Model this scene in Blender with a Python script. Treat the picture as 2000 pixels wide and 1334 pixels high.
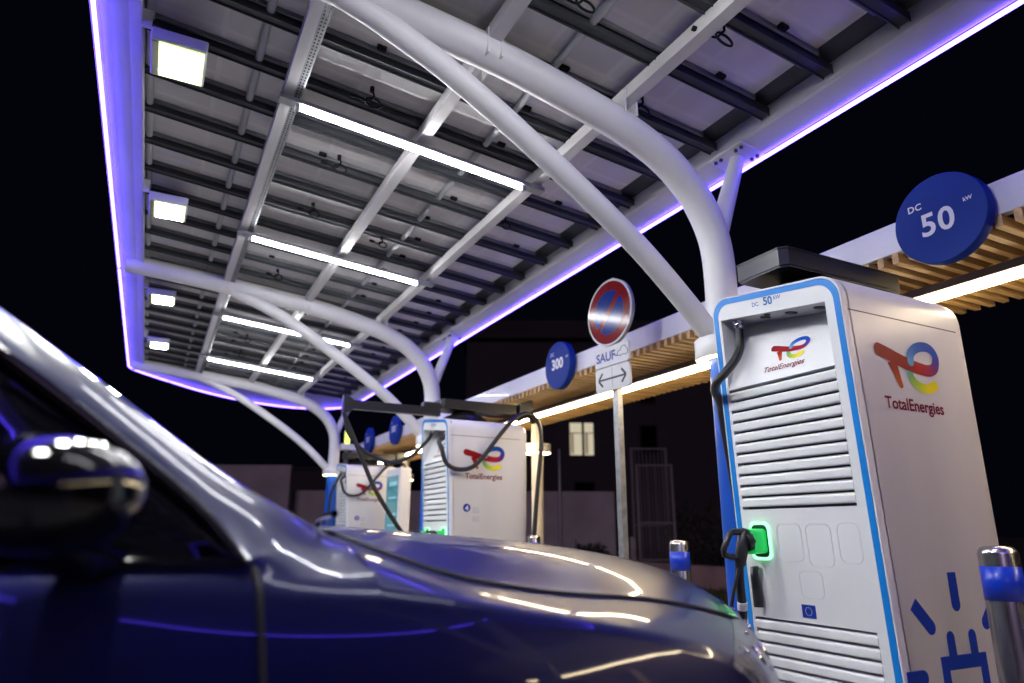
import bpy, math, random
from mathutils import Vector, Matrix
random.seed(7)
D = bpy.data; SC = bpy.context.scene; COL = SC.collection
for o in list(D.objects): D.objects.remove(o)

# ------------------------------------------------------------------ camera
F = 1335.0; PITCH = math.atan(375/F); YAW = math.radians(27.3); ROLL = math.radians(0.2)
cd = D.cameras.new('camera'); cam = D.objects.new('camera', cd); COL.objects.link(cam)
fwd = Vector((math.sin(YAW)*math.cos(PITCH), math.cos(YAW)*math.cos(PITCH), math.sin(PITCH)))
r0 = Vector((math.cos(YAW), -math.sin(YAW), 0)); u0 = r0.cross(fwd)
rt = r0*math.cos(ROLL) + u0*math.sin(ROLL); up = rt.cross(fwd)
m = Matrix((rt, up, -fwd)).transposed().to_4x4(); m.translation = Vector((0, 0, 1.0))
cam.matrix_world = m
cd.sensor_width = 36; cd.lens = 36*F/2000; cd.clip_start = 0.05; cd.clip_end = 600
cd.dof.use_dof = True; cd.dof.focus_distance = 2.5; cd.dof.aperture_fstop = 2.0
SC.camera = cam

# ------------------------------------------------------------------ night sky and an added weak fill lamp
w = D.worlds.new('World'); SC.world = w; w.use_nodes = True
bg = w.node_tree.nodes['Background']
bg.inputs[0].default_value = (0.25, 0.3, 0.75, 1); bg.inputs[1].default_value = 0.0028
sl = D.lights.new('fill_sun', 'SUN'); sl.energy = 0.20; sl.angle = math.radians(20); sl.color = (0.92, 0.66, 1.0)  # added lilac fill without a real source, lifts far walls and side faces
so = D.objects.new('fill_sun', sl); COL.objects.link(so)
so.rotation_euler = Vector((0.55, 0.75, -0.42)).to_track_quat('-Z', 'Y').to_euler()
SC.view_settings.view_transform = 'Standard'; SC.view_settings.look = 'None'
SC.view_settings.exposure = 0.38; SC.view_settings.gamma = 1.0
try:
    SC.cycles.use_denoising = True; SC.cycles.max_bounces = 7; SC.cycles.diffuse_bounces = 3
    SC.cycles.glossy_bounces = 4; SC.cycles.sample_clamp_indirect = 6.0; SC.cycles.use_light_tree = True
    SC.cycles.caustics_reflective = False; SC.cycles.caustics_refractive = False
except Exception: pass

# ------------------------------------------------------------------ materials
MATS = {}
def mat(name, col, rough=0.5, metal=0.0, bump=0.0, bscale=40.0, vary=0.0, vscale=6.0, coat=0.0, coatr=0.05,
        emit=None, estr=0.0, stretch=None, spec=0.5, attr=None):
    if name in MATS: return MATS[name]
    mt = D.materials.new(name); mt.use_nodes = True; nt = mt.node_tree; N = nt.nodes; Lk = nt.links
    b = N['Principled BSDF']
    b.inputs['Base Color'].default_value = (*col, 1); b.inputs['Roughness'].default_value = rough
    b.inputs['Metallic'].default_value = metal; b.inputs['Coat Weight'].default_value = coat
    b.inputs['Coat Roughness'].default_value = coatr; b.inputs['Specular IOR Level'].default_value = spec
    tc = N.new('ShaderNodeTexCoord'); mp = N.new('ShaderNodeMapping'); Lk.new(tc.outputs['Object'], mp.inputs[0])
    if stretch: mp.inputs['Scale'].default_value = stretch
    if vary > 0:
        nz = N.new('ShaderNodeTexNoise'); nz.inputs['Scale'].default_value = vscale; nz.inputs['Detail'].default_value = 6
        Lk.new(mp.outputs[0], nz.inputs['Vector'])
        rp = N.new('ShaderNodeMapRange'); rp.inputs[1].default_value = 0.3; rp.inputs[2].default_value = 0.7
        rp.inputs[3].default_value = 1-vary; rp.inputs[4].default_value = 1+vary*0.5
        Lk.new(nz.outputs[0], rp.inputs[0])
        mx = N.new('ShaderNodeVectorMath'); mx.operation = 'SCALE'; mx.inputs[0].default_value = col
        Lk.new(rp.outputs[0], mx.inputs['Scale']); Lk.new(mx.outputs[0], b.inputs['Base Color'])
        r2 = N.new('ShaderNodeMapRange'); r2.inputs[3].default_value = max(0.02, rough*(1-vary*.6)); r2.inputs[4].default_value = min(1, rough*(1+vary*.6))
        Lk.new(nz.outputs[0], r2.inputs[0]); Lk.new(r2.outputs[0], b.inputs['Roughness'])
    if bump > 0:
        n2 = N.new('ShaderNodeTexNoise'); n2.inputs['Scale'].default_value = bscale; n2.inputs['Detail'].default_value = 5
        Lk.new(mp.outputs[0], n2.inputs['Vector'])
        bp = N.new('ShaderNodeBump'); bp.inputs['Strength'].default_value = bump; bp.inputs['Distance'].default_value = 0.01
        Lk.new(n2.outputs[0], bp.inputs['Height']); Lk.new(bp.outputs[0], b.inputs['Normal'])
    if attr:
        at = N.new('ShaderNodeAttribute'); at.attribute_name = attr; Lk.new(at.outputs['Color'], b.inputs['Base Color'])
    if emit:
        b.inputs['Emission Color'].default_value = (*emit, 1); b.inputs['Emission Strength'].default_value = estr
    MATS[name] = mt; return mt

WHITE = mat('white_paint', (.78, .77, .76), .38, vary=.06, vscale=5, bump=.02, bscale=120, coat=.15)
CHW = mat('charger_white', (.80, .80, .79), .36, vary=.07, vscale=4, bump=.03, bscale=160, stretch=(1, 1, .25))
CHF = mat('charger_front_white', (.80, .81, .81), .42, bump=.015, bscale=200, vary=.03)
STEEL = mat('steel_beam', (.74, .73, .72), .42, vary=.08, vscale=3, bump=.02, bscale=80)
FASC = mat('fascia_sheet', (.62, .61, .63), .42, vary=.08, vscale=2, bump=.02, bscale=60)
GALV = mat('galvanised', (.42, .43, .45), .42, .7, vary=.25, vscale=30)
RAILD = mat('dark_rail', (.055, .06, .07), .42, .4, vary=.2, vscale=10)
RAILL = mat('aluminium_lip', (.20, .205, .22), .4, .6, vary=.15, vscale=8)
PIPE = mat('grey_conduit', (.42, .43, .46), .45, vary=.1)
BLACK = mat('black_plastic', (.018, .019, .021), .38, vary=.2, vscale=30, bump=.05, bscale=200)
RUBBER = mat('black_rubber', (.014, .014, .015), .42, bump=.03, bscale=90)
CABLE = mat('cable_black', (.008, .008, .009), .85, spec=.15)
BOXD = mat('dark_aluminium', (.012, .012, .012), .30, .1, vary=.12, vscale=20)
DARKGAP = mat('gap_black', (.01, .01, .012), .7)
GAPG = mat('gap_grey', (.05, .05, .06), .6)
BLUEP = mat('blue_paint', (.008, .085, .50), .35, vary=.1, vscale=12, coat=.2)
BLUEB = mat('blue_bezel', (.005, .24, .72), .35, coat=.2)
SIGNB = mat('sign_blue', (.003, .030, .24), .6, vary=.04, spec=.25)
LOGOB = mat('lettering_blue', (.01, .16, .45), .5)
ICONB = mat('icon_blue', (.010, .042, .34), .5, spec=.15)
SIGNW = mat('sign_white', (.75, .75, .78), .4)
SIGNR = mat('sign_red', (.17, .004, .007), .13, spec=.3)
SIGNBL = mat('sign_disc_blue', (.004, .022, .20), .13, spec=.3)
PLATE = mat('plate_white', (.6, .6, .63), .35, coat=.3, vary=.05)
INK = mat('ink_black', (.012, .012, .02), .4)
REDT = mat('lettering_red', (.20, .008, .02), .5, spec=.12)
GREYT = mat('print_grey', (.45, .47, .5), .6)
LOGO = mat('logo_print', (1, 1, 1), .5, attr='paint', spec=.12)
STAIN = mat('brushed_stainless', (.60, .59, .58), .26, 1.0, vary=.2, vscale=8, bump=.05, bscale=90, stretch=(1, 1, .04))
BLUET = mat('blue_tape', (.006, .045, .55), .3, vary=.06, vscale=40, bump=.04, bscale=25)
WOOD = mat('oak_slat', (.66, .42, .17), .55, vary=.4, vscale=5, bump=.15, bscale=40, stretch=(.4, 6, 6))
PURP = mat('dark_channel', (.10, .09, .13), .4, .3)
ASPH = mat('asphalt', (.07, .07, .07), .7, vary=.3, vscale=4, bump=.5, bscale=120)
CONC = mat('concrete', (.32, .30, .29), .75, vary=.25, vscale=5, bump=.3, bscale=50)
PINKC = mat('pink_render', (.42, .31, .33), .8, vary=.2, vscale=2, bump=.3, bscale=30)
GRASS = mat('grass_blades', (.09, .10, .03), .7, vary=.4, vscale=9)
SOIL = mat('soil_lawn', (.05, .055, .022), .9, vary=.4, vscale=8, bump=.6, bscale=30)
RENDER = mat('white_render', (.60, .57, .54), .85, vary=.2, vscale=.8, bump=.2, bscale=10)
DARKW = mat('dark_facade', (.05, .042, .044), .85, vary=.25, vscale=.5)
CREAM = mat('cream_post', (.72, .66, .58), .45, vary=.06)
PAINT = mat('car_paint', (.009, .011, .062), .30, .16, coat=.42, spec=.12, coatr=.03, vary=.04, vscale=3)
CARGL = mat('car_glass', (.003, .003, .005), .03, spec=.4)
CARBK = mat('car_black_trim', (.003, .003, .004), .07, spec=.30)
CHROME = mat('chrome', (.8, .8, .82), .06, 1.0)
LENS = mat('lamp_lens', (.03, .03, .04), .05, .3, coat=1.0, coatr=.01, bump=.5, bscale=55)
TYRE = mat('tyre_rubber', (.012, .012, .012), .8, bump=.4, bscale=40)
LEDV = mat('violet_light', (.02, .02, .05), .5, emit=(.082, .045, 1.0), estr=27)
TUBEE = mat('tube_light', (.9, .9, .9), .5, emit=(.97, .97, 1), estr=80)
FLOODE = mat('flood_light', (.9, .9, .9), .5, emit=(.98, 1.0, .93), estr=330)
FLOODG = mat('flood_glass_edge', (.8, .85, .5), .3, emit=(.75, .95, .35), estr=1.4)
RINGE = mat('ring_light', (.9, .9, .9), .5, emit=(1, .80, .42), estr=9)
PERGE = mat('pergola_light', (.9, .9, .9), .5, emit=(1, .80, .50), estr=48)
GREENE = mat('green_ring_light', (.1, .8, .2), .5, emit=(.3, 1.0, .46), estr=1.6)
GREEND = mat('green_lit_plug', (.01, .45, .10), .3, emit=(.01, .8, .13), estr=.22)
WINE = mat('lit_window', (.5, .5, .4), .5, emit=(1, .9, .62), estr=.42)
SCREEN = mat('lit_screen', (.02, .10, .12), .15, emit=(.08, .42, .5), estr=.28)
LIMEE = mat('lime_lamp', (.5, .5, .1), .5, emit=(.75, .9, .18), estr=1.6)

def backsheet():
    mt = D.materials.new('panel_backsheet'); mt.use_nodes = True; nt = mt.node_tree; N = nt.nodes; Lk = nt.links
    b = N['Principled BSDF']; tc = N.new('ShaderNodeTexCoord')
    br = N.new('ShaderNodeTexBrick'); br.inputs['Scale'].default_value = 1
    mp = N.new('ShaderNodeMapping'); mp.inputs['Scale'].default_value = (1, 1, 1); Lk.new(tc.outputs['Object'], mp.inputs[0])
    Lk.new(mp.outputs[0], br.inputs['Vector'])
    br.inputs['Color1'].default_value = (.70, .68, .67, 1); br.inputs['Color2'].default_value = (.76, .73, .72, 1)
    br.inputs['Mortar'].default_value = (.79, .77, .76, 1)
    br.inputs['Brick Width'].default_value = .31; br.inputs['Row Height'].default_value = .1685
    br.inputs['Mortar Size'].default_value = .012; br.offset = 0
    nz = N.new('ShaderNodeTexNoise'); nz.inputs['Scale'].default_value = 2.5; Lk.new(tc.outputs['Object'], nz.inputs['Vector'])
    mx = N.new('ShaderNodeMix'); mx.data_type = 'RGBA'; mx.blend_type = 'MULTIPLY'; mx.inputs[0].default_value = .25
    Lk.new(br.outputs['Color'], mx.inputs[6]); Lk.new(nz.outputs[0], mx.inputs[7]); Lk.new(mx.outputs[2], b.inputs['Base Color'])
    b.inputs['Roughness'].default_value = .55; b.inputs['Specular IOR Level'].default_value = .2; b.inputs['Coat Weight'].default_value = .6; b.inputs['Coat Roughness'].default_value = .015
    return mt
BACK = backsheet()

# ------------------------------------------------------------------ helpers
def root_of(o):
    while o.parent: o = o.parent
    return o
def link_mesh(name, me, material, parent=None):
    o = D.objects.new(name, me); COL.objects.link(o)
    if material: me.materials.append(material)
    if parent: o.parent = parent
    return o
def tag(o, label=None, cat=None, group=None, kind=None):
    if label: o['label'] = label
    if cat: o['category'] = cat
    if group: o['group'] = group
    if kind: o['kind'] = kind
    return o
def thing(name, loc, label, cat, group=None):
    o = D.objects.new(name, None); COL.objects.link(o); o.location = loc; o.empty_display_size = .1
    return tag(o, label, cat, group)

class MB:
    def __init__(s): s.v = []; s.f = []; s.sm = []
    def add(s, vs, fs, smooth=False):
        n = len(s.v); s.v += [tuple(p) for p in vs]
        for f in fs: s.f.append([i+n for i in f]); s.sm.append(smooth)
        return s
    def box(s, a, b, ch=0.0):
        x0, y0, z0 = [min(a[i], b[i]) for i in range(3)]; x1, y1, z1 = [max(a[i], b[i]) for i in range(3)]
        if ch > 0:
            c = ch; vs = []; ring = [(x0+c, y0), (x1-c, y0), (x1, y0+c), (x1, y1-c), (x1-c, y1), (x0+c, y1), (x0, y1-c), (x0, y0+c)]
            ins = [(x0+c, y0+c), (x1-c, y0+c), (x1-c, y0+c), (x1-c, y1-c), (x1-c, y1-c), (x0+c, y1-c), (x0+c, y1-c), (x0+c, y0+c)]
            lv = [(z0, ins), (z0+c, ring), (z1-c, ring), (z1, ins)]
            for z, r in lv: vs += [(x, y, z) for x, y in r]
            fs = []
            for l in range(3):
                for i in range(8):
                    j = (i+1) % 8; fs.append([l*8+i, l*8+j, (l+1)*8+j, (l+1)*8+i])
            fs.append([7, 5, 3, 1]); fs.append([24+1, 24+3, 24+5, 24+7])
            return s.add(vs, fs)
        vs = [(x0, y0, z0), (x1, y0, z0), (x1, y1, z0), (x0, y1, z0), (x0, y0, z1), (x1, y0, z1), (x1, y1, z1), (x0, y1, z1)]
        return s.add(vs, [[0, 3, 2, 1], [4, 5, 6, 7], [0, 1, 5, 4], [1, 2, 6, 5], [2, 3, 7, 6], [3, 0, 4, 7]])
    def sbox(s, x0, x1, y0, y1, zb, h, sl, zr=0):      # bar whose bottom follows z = zb + sl*x
        vs = []
        for dz in (0, h):
            for x, y in ((x0, y0), (x1, y0), (x1, y1), (x0, y1)): vs.append((x, y, zb+sl*x+dz))
        return s.add(vs, [[0, 3, 2, 1], [4, 5, 6, 7], [0, 1, 5, 4], [1, 2, 6, 5], [2, 3, 7, 6], [3, 0, 4, 7]])
    def tube(s, pts, r, n=12, closed=False, cap=True):
        P = [Vector(p) for p in pts]; m_ = len(P); rr = r if isinstance(r, (list, tuple)) else [r]*m_
        T = []
        for i in range(m_):
            if closed: t = P[(i+1) % m_]-P[i-1]
            else: t = P[min(i+1, m_-1)]-P[max(i-1, 0)]
            T.append(t.normalized())
        a = Vector((0, 0, 1)) if abs(T[0].z) < .9 else Vector((1, 0, 0))
        nx = (a-T[0]*a.dot(T[0])).normalized(); vs = []
        for i in range(m_):
            nx = (nx-T[i]*nx.dot(T[i])).normalized(); ny = T[i].cross(nx)
            for k in range(n):
                an = 2*math.pi*k/n; vs.append(P[i]+(nx*math.cos(an)+ny*math.sin(an))*rr[i])
        fs = []
        for i in range(m_ if closed else m_-1):
            j = (i+1) % m_
            for k in range(n):
                l = (k+1) % n; fs.append([i*n+k, i*n+l, j*n+l, j*n+k])
        s.add(vs, fs, True)
        if cap and not closed:
            s.add(vs[:n], [list(range(n))[::-1]]); s.add(vs[-n:], [list(range(n))])
        return s
    def lathe(s, c, prof, n=32):                       # prof: (r, z) list, axis z
        vs = []
        for r, z in prof:
            for k in range(n):
                an = 2*math.pi*k/n; vs.append((c[0]+r*math.cos(an), c[1]+r*math.sin(an), c[2]+z))
        fs = []
        for i in range(len(prof)-1):
            for k in range(n):
                l = (k+1) % n; fs.append([i*n+k, i*n+l, (i+1)*n+l, (i+1)*n+k])
        return s.add(vs, fs, True)
    def prism(s, poly, o, ex, ey, ez, d0, d1, smooth=False):   # 2D outline extruded along ez
        o, ex, ey, ez = Vector(o), Vector(ex), Vector(ey), Vector(ez); n = len(poly)
        vs = [o+ex*p[0]+ey*p[1]+ez*d0 for p in poly]+[o+ex*p[0]+ey*p[1]+ez*d1 for p in poly]
        s.add(vs[:n], [list(range(n))[::-1]]); s.add(vs[n:], [list(range(n))])
        return s.add(vs, [[i, (i+1) % n, (i+1) % n+n, i+n] for i in range(n)], smooth)
    def ringprism(s, pa, pb, o, ex, ey, ez, d0, d1):
        o, ex, ey, ez = Vector(o), Vector(ex), Vector(ey), Vector(ez); n = len(pa)
        g = lambda p, d: o+ex*p[0]+ey*p[1]+ez*d
        vs = [g(p, d0) for p in pa]+[g(p, d0) for p in pb]+[g(p, d1) for p in pa]+[g(p, d1) for p in pb]
        fs = []
        for i in range(n):
            j = (i+1) % n
            fs += [[i, j, j+n, i+n], [i+2*n, i+3*n, j+3*n, j+2*n], [i, i+2*n, j+2*n, j], [i+n, j+n, j+3*n, i+3*n]]
        return s.add(vs, fs)
    def grid(s, rows, smooth=True, closed=False):
        n = len(rows[0]); vs = [p for r in rows for p in r]; fs = []
        for i in range(len(rows)-1):
            for k in range(n if closed else n-1):
                l = (k+1) % n; fs.append([i*n+k, i*n+l, (i+1)*n+l, (i+1)*n+k])
        return s.add(vs, fs, smooth)
    def shear(s, fn): s.v = [tuple(fn(*p)) for p in s.v]; return s
    def build(s, name, material, parent=None, colors=None):
        o0 = Vector(root_of(parent).location) if parent else Vector((0, 0, 0))
        me = D.meshes.new(name); me.from_pydata([tuple(Vector(p)-o0) for p in s.v], [], s.f); me.update()
        me.polygons.foreach_set('use_smooth', s.sm)
        if colors:
            at = me.color_attributes.new('paint', 'FLOAT_COLOR', 'POINT')
            for i, c in enumerate(colors): at.data[i].color = (*c, 1)
        return link_mesh(name, me, material, parent)

def spline(P, n=8):
    P = [Vector(p) for p in P]; out = []
    for i in range(len(P)-1):
        a = P[i-1] if i > 0 else P[i]*2-P[i+1]; b = P[i]; c = P[i+1]; d = P[i+2] if i+2 < len(P) else P[i+1]*2-P[i]
        for k in range(n):
            t = k/n; out.append(.5*((2*b)+(c-a)*t+(2*a-5*b+4*c-d)*t*t+(3*b-a-3*c+d)*t**3))
    out.append(P[-1]); return out
def lerpt(tab, x):
    if x <= tab[0][0]: return tab[0][1]
    for (a, va), (b, vb) in zip(tab, tab[1:]):
        if x <= b: t = (x-a)/(b-a); return va+(vb-va)*t
    return tab[-1][1]
def smt(tab, x):                                        # smooth (monotone-ish cubic) table
    n = len(tab)
    if x <= tab[0][0]: return tab[0][1]
    if x >= tab[-1][0]: return tab[-1][1]
    for i in range(n-1):
        a, va = tab[i]; b, vb = tab[i+1]
        if x <= b:
            def sl(k):
                if k == 0 or k == n-1: j = min(k, n-2); return (tab[j+1][1]-tab[j][1])/(tab[j+1][0]-tab[j][0])
                l = (tab[k][1]-tab[k-1][1])/(tab[k][0]-tab[k-1][0]); r = (tab[k+1][1]-tab[k][1])/(tab[k+1][0]-tab[k][0])
                return 0 if l*r <= 0 else 2*l*r/(l+r)
            h = b-a; t = (x-a)/h; m0 = sl(i)*h; m1 = sl(i+1)*h
            return (2*t**3-3*t*t+1)*va+(t**3-2*t*t+t)*m0+(-2*t**3+3*t*t)*vb+(t**3-t*t)*m1
def rrect(x0, x1, y0, y1, r, n=6, corners=(1, 1, 1, 1)):  # bl, br, tr, tl
    out = []
    for (cx, cy, a0, on) in ((x0+r, y0+r, 180, corners[0]), (x1-r, y0+r, 270, corners[1]), (x1-r, y1-r, 0, corners[2]), (x0+r, y1-r, 90, corners[3])):
        if on:
            for k in range(n+1):
                a = math.radians(a0+90*k/n); out.append((cx+r*math.cos(a), cy+r*math.sin(a)))
        else:
            a = a0+45; sx = 1 if math.cos(math.radians(a)) > 0 else -1; sy = 1 if math.sin(math.radians(a)) > 0 else -1
            for k in range(n+1): out.append((cx+sx*r+(-sx*r*0.0), cy+sy*r) if k == 0 else (cx+sx*r-sx*1e-5*k, cy+sy*r))
    return out
def text(s, parent, material, o, right, upv, nrm, size, align='CENTER', bold=0.0, name='lettering', shear=0, space=1.0, depth=.0012, post=None):
    c = D.curves.new('t', 'FONT'); c.body = s; c.size = size; c.align_x = align; c.offset = bold; c.resolution_u = 4
    c.shear = shear; c.space_character = space
    ob = D.objects.new('t', c); COL.objects.link(ob)
    dg = bpy.context.evaluated_depsgraph_get(); me = D.meshes.new_from_object(ob.evaluated_get(dg))
    D.objects.remove(ob); D.curves.remove(c)
    o0 = Vector(root_of(parent).location); o, right, upv, nrm = Vector(o)-o0, Vector(right), Vector(upv), Vector(nrm)
    for v in me.vertices:
        q = o+right*v.co.x+upv*v.co.y+nrm*depth
        v.co = Vector(post(*(q+o0)))-o0 if post else q
    me.update(); me.name = name
    while me.materials: me.materials.pop()
    return link_mesh(name, me, material, parent)
def ribbon(mb, cols, pts, wid, col, o, ex, ey, nz, d, caps=(1, 1)):
    P = [(a[0], a[1]) for a in spline([(p[0], p[1], 0) for p in pts], 8)]; n = len(P); L = []; R = []
    def at_(seq, t):
        k = t*(len(seq)-1); i = min(int(k), len(seq)-2); f = k-i
        if isinstance(seq[0], (int, float)): return seq[i]*(1-f)+seq[i+1]*f
        return tuple(seq[i][q]*(1-f)+seq[i+1][q]*f for q in range(3))
    o, ex, ey, nz = map(Vector, (o, ex, ey, nz)); g = lambda x, y: o+ex*x+ey*y+nz*d
    vs = []; cs = []
    for i, (x, y) in enumerate(P):
        a = P[max(i-1, 0)]; b = P[min(i+1, n-1)]; dx, dy = b[0]-a[0], b[1]-a[1]; l = math.hypot(dx, dy) or 1
        w_ = at_(wid, i/(n-1))/2; c = at_(col, i/(n-1))
        lf = nz*(.00035*i/(n-1)); vs += [g(x-dy/l*w_, y+dx/l*w_)+lf, g(x+dy/l*w_, y-dx/l*w_)+lf]; cs += [c, c]
    mb.add(vs, [[2*i, 2*i+1, 2*i+3, 2*i+2] for i in range(n-1)]); cols += cs
    for e, on in ((0, caps[0]), (n-1, caps[1])):
        if not on: continue
        x, y = P[e]; w_ = at_(wid, e/(n-1))/2; c = at_(col, e/(n-1)); k = 11
        x2, y2 = P[1] if e == 0 else P[n-2]; an0 = math.atan2(y-y2, x-x2)-math.pi/2
        mb.add([g(x+w_*math.cos(an0+math.pi*q/(k-1)), y+w_*math.sin(an0+math.pi*q/(k-1)))+nz*(.00035*e/(n-1)) for q in range(k)], [list(range(k))]); cols += [c]*k

RED = (.30, .006, .010); ORA = (.48, .09, .008); PUR = (.16, .02, .16); BLU = (.0, .07, .45); LBL = (.12, .38, .62)
GRN = (.28, .55, .10); YEL = (.85, .75, .02)
def emblem(parent, o, ex, ey, nz, s, post=None):
    mb = MB(); cols = []
    ribbon(mb, cols, [(.018, -.013), (.002, -.05), (.012, -.083), (.045, -.105), (.09, -.109), (.132, -.094)], [s*.034]*6 if 0 else [.034]*6,
           [LBL, (.12, .45, .45), GRN, (.5, .65, .05), YEL, YEL], (0, 0, 0), (1, 0, 0), (0, 1, 0), (0, 0, 1), .0)
    ribbon(mb, cols, [(-.083, -.03), (-.072, -.06), (-.062, -.09), (-.054, -.109)], [.050, .036, .027, .022],
           [RED, (.36, .02, .01), ORA, ORA], (0, 0, 0), (1, 0, 0), (0, 1, 0), (0, 0, 1), .0003, (0, 1))
    ribbon(mb, cols, [(-.145, 0.002), (-.10, -.008), (-.051, -.021), (.009, -.034), (.061, -.041), (.107, -.043), (.141, -.032), (.157, -.005),
                      (.155, .018), (.134, .036), (.098, .040), (.055, .030), (.024, .008), (.016, -.02)],
           [.046, .046, .046, .044, .042, .040, .038, .036, .034, .034, .034, .034, .034, .034],
           [RED, RED, RED, RED, (.46, .01, .02), (.36, .015, .06), PUR, (.06, .04, .36), BLU, BLU, BLU, (.01, .12, .5), (.05, .22, .56), LBL],
           (0, 0, 0), (1, 0, 0), (0, 1, 0), (0, 0, 1), .0006)
    o, ex, ey, nz = map(Vector, (o, ex, ey, nz))
    mb.v = [tuple(o+ex*(v[0]*s)+ey*(v[1]*s)+nz*(v[2]+.0012)) for v in mb.v]
    if post: mb.shear(post)
    return mb.build('logo', LOGO, parent, cols)

# ------------------------------------------------------------------ ground and setting
mb = MB(); mb.add([(-300, -300, 0), (300, -300, 0), (300, 400, 0), (-300, 400, 0)], [[0, 1, 2, 3]])
tag(mb.build('ground', ASPH), kind='structure')
mb = MB(); mb.box((1.95, -2.5, 0.0), (3.9, 11.2, .10), .012); tag(mb.build('pavement', CONC), kind='structure')
mb = MB(); mb.add([(-6, -6, .004), (1.9499, -6, .004), (1.9499, 13, .004), (-6, 13, .004)], [[0, 1, 2, 3]])  # pale sheet added under the canopy to bounce light up to the panels
tag(mb.build('bay_bounce_sheet', mat('bay_bounce_grey', (.30, .295, .29), .65, vary=.2, vscale=3, bump=.3, bscale=90)), kind='structure')
mb = MB()
for yb in (-3.2, -.6, .35, 3.15, 5.95, 8.75): mb.add([(-3.2, yb, .008), (1.6, yb, .008), (1.6, yb+.08, .008), (-3.2, yb+.08, .008)], [[0, 1, 2, 3]])
tag(mb.build('bay_marking', SIGNW), kind='structure')
mb = MB(); mb.add([(9.9-5.2, 6, .012), (9.4, 4, .012), (9.4, 30, .012), (4.7, 30, .012)], [[0, 1, 2, 3]])
tag(mb.build('lawn', SOIL), kind='structure')
mb = MB()
for i in range(9000):
    x = random.uniform(4.8, 9.35); y = random.uniform(5.5, 22); h = random.uniform(.04, .16); a = random.uniform(0, 6.28)
    dx, dy = .012*math.cos(a), .012*math.sin(a); lx, ly = random.uniform(-.05, .05), random.uniform(-.05, .05)
    mb.add([(x-dx, y-dy, .01), (x+dx, y+dy, .01), (x+lx, y+ly, h)], [[0, 1, 2]])
tag(mb.build('grass', GRASS), 'short rough green grass in front of the low pink wall', 'grass', kind='stuff')

# ------------------------------------------------------------------ canopy
SL = -.1
canopy = thing('canopy', (2.2, 4.0, 0), 'white steel charging canopy with curved arms and a violet light strip round its edge', 'canopy')
ARM = [(-.40, 3.045), (0.0, 3.018), (.42, 2.975), (1.0, 2.915), (1.37, 2.845), (1.66, 2.775), (1.90, 2.675), (2.07, 2.535), (2.165, 2.375), (2.198, 2.22), (2.2, 2.0), (2.2, 1.83)]
BR = [(.40, 2.945), (.53, 2.902), (.66, 2.847), (.80, 2.785), (1.03, 2.66), (1.265, 2.515), (1.49, 2.37), (1.75, 2.185), (1.985, 1.98), (2.17, 1.80)]
COLY = [-1.5, 2.18, 5.86, 9.65]
for y in COLY:
    c = MB(); c.tube(spline([(x, y, z) for x, z in ARM], 6), .072, 28); c.build('arm', STEEL, canopy)
    c = MB(); c.tube([(2.2, y, .1), (2.2, y, 1.84)], .075, 28); c.lathe((2.2, y, .1), [(.14, 0), (.14, .015), (.075, .015)], 24)
    c.build('column', BLUEP, canopy)
    c = MB(); c.tube(spline([(x, y, z) for x, z in BR], 5), .049, 22); c.build('brace', STEEL, canopy)
    c = MB(); c.tube([(2.215, y, 2.36), (2.385, y, 2.80)], [.046, .036], 18)
    c.add([(2.30, y-.11, 2.818), (2.46, y-.11, 2.788), (2.46, y+.11, 2.788), (2.30, y+.11, 2.818)], [[0, 1, 2, 3]])
    c.prism([(-.11, 0), (.11, 0), (.11, .008), (-.11, .008)], (2.30, y, 2.812), (0, 1, 0), (0, 0, 1), (1, 0, -.18), 0, .155)
    c.build('bracket', STEEL, canopy)
    c = MB()
    for bx in (2.325, 2.43):
        for by in (-.085, -.05, .05, .085): c.lathe((bx, y+by, 2.797-(bx-2.325)*.18), [(0, -.001), (.009, -.001), (.009, .012), (0, .012)][::1], 8)
    c.build('bolt', RAILD, canopy)
    for px_ in (.34, 1.008, 1.68):
        for s_ in (-1, 1):
            zc_ = 3.03+SL*px_; c = MB(); c.box((px_+s_*.031-.004, y-.075, zc_-.07), (px_+s_*.031+.004, y+.115, zc_+.045)); c.build('cleat', STEEL, canopy)
            if px_ > .5:
                c = MB()
                for q in (.09, .06):
                    for e_ in (.0, .03): c.tube([(px_+s_*.040, y+q, zc_+.005+e_), (px_+s_*.036, y+q, zc_+.005+e_)], .007, 8)
                c.build('bolt', RAILD, canopy)
Y0, Y1 = -2.05, 9.72
for x0, x1 in ((.315, .363), (.982, 1.036), (1.655, 1.708)):
    c = MB(); c.sbox(x0, x1, Y0, Y1, 3.03, .062, SL); c.build('purlin', STEEL, canopy)
c = MB(); c.sbox(.3632, .40, Y0, Y1, 3.034, .04, SL); c.build('perforated_strut', GALV, canopy)
c = MB(); yy = Y0
while yy < Y1:
    for xx in (.370, .384):
        z = 3.034+SL*xx-.0012; c.add([(xx, yy, z), (xx+.007, yy, z-.0007), (xx+.007, yy+.012, z-.0007), (xx, yy+.012, z)], [[0, 3, 2, 1]])
    yy += .023
c.build('strut_holes', DARKGAP, canopy)
k = -15; RY = []
while 2.945+.3385*k < Y1: RY.append(2.945+.3385*k); k += 1
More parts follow.
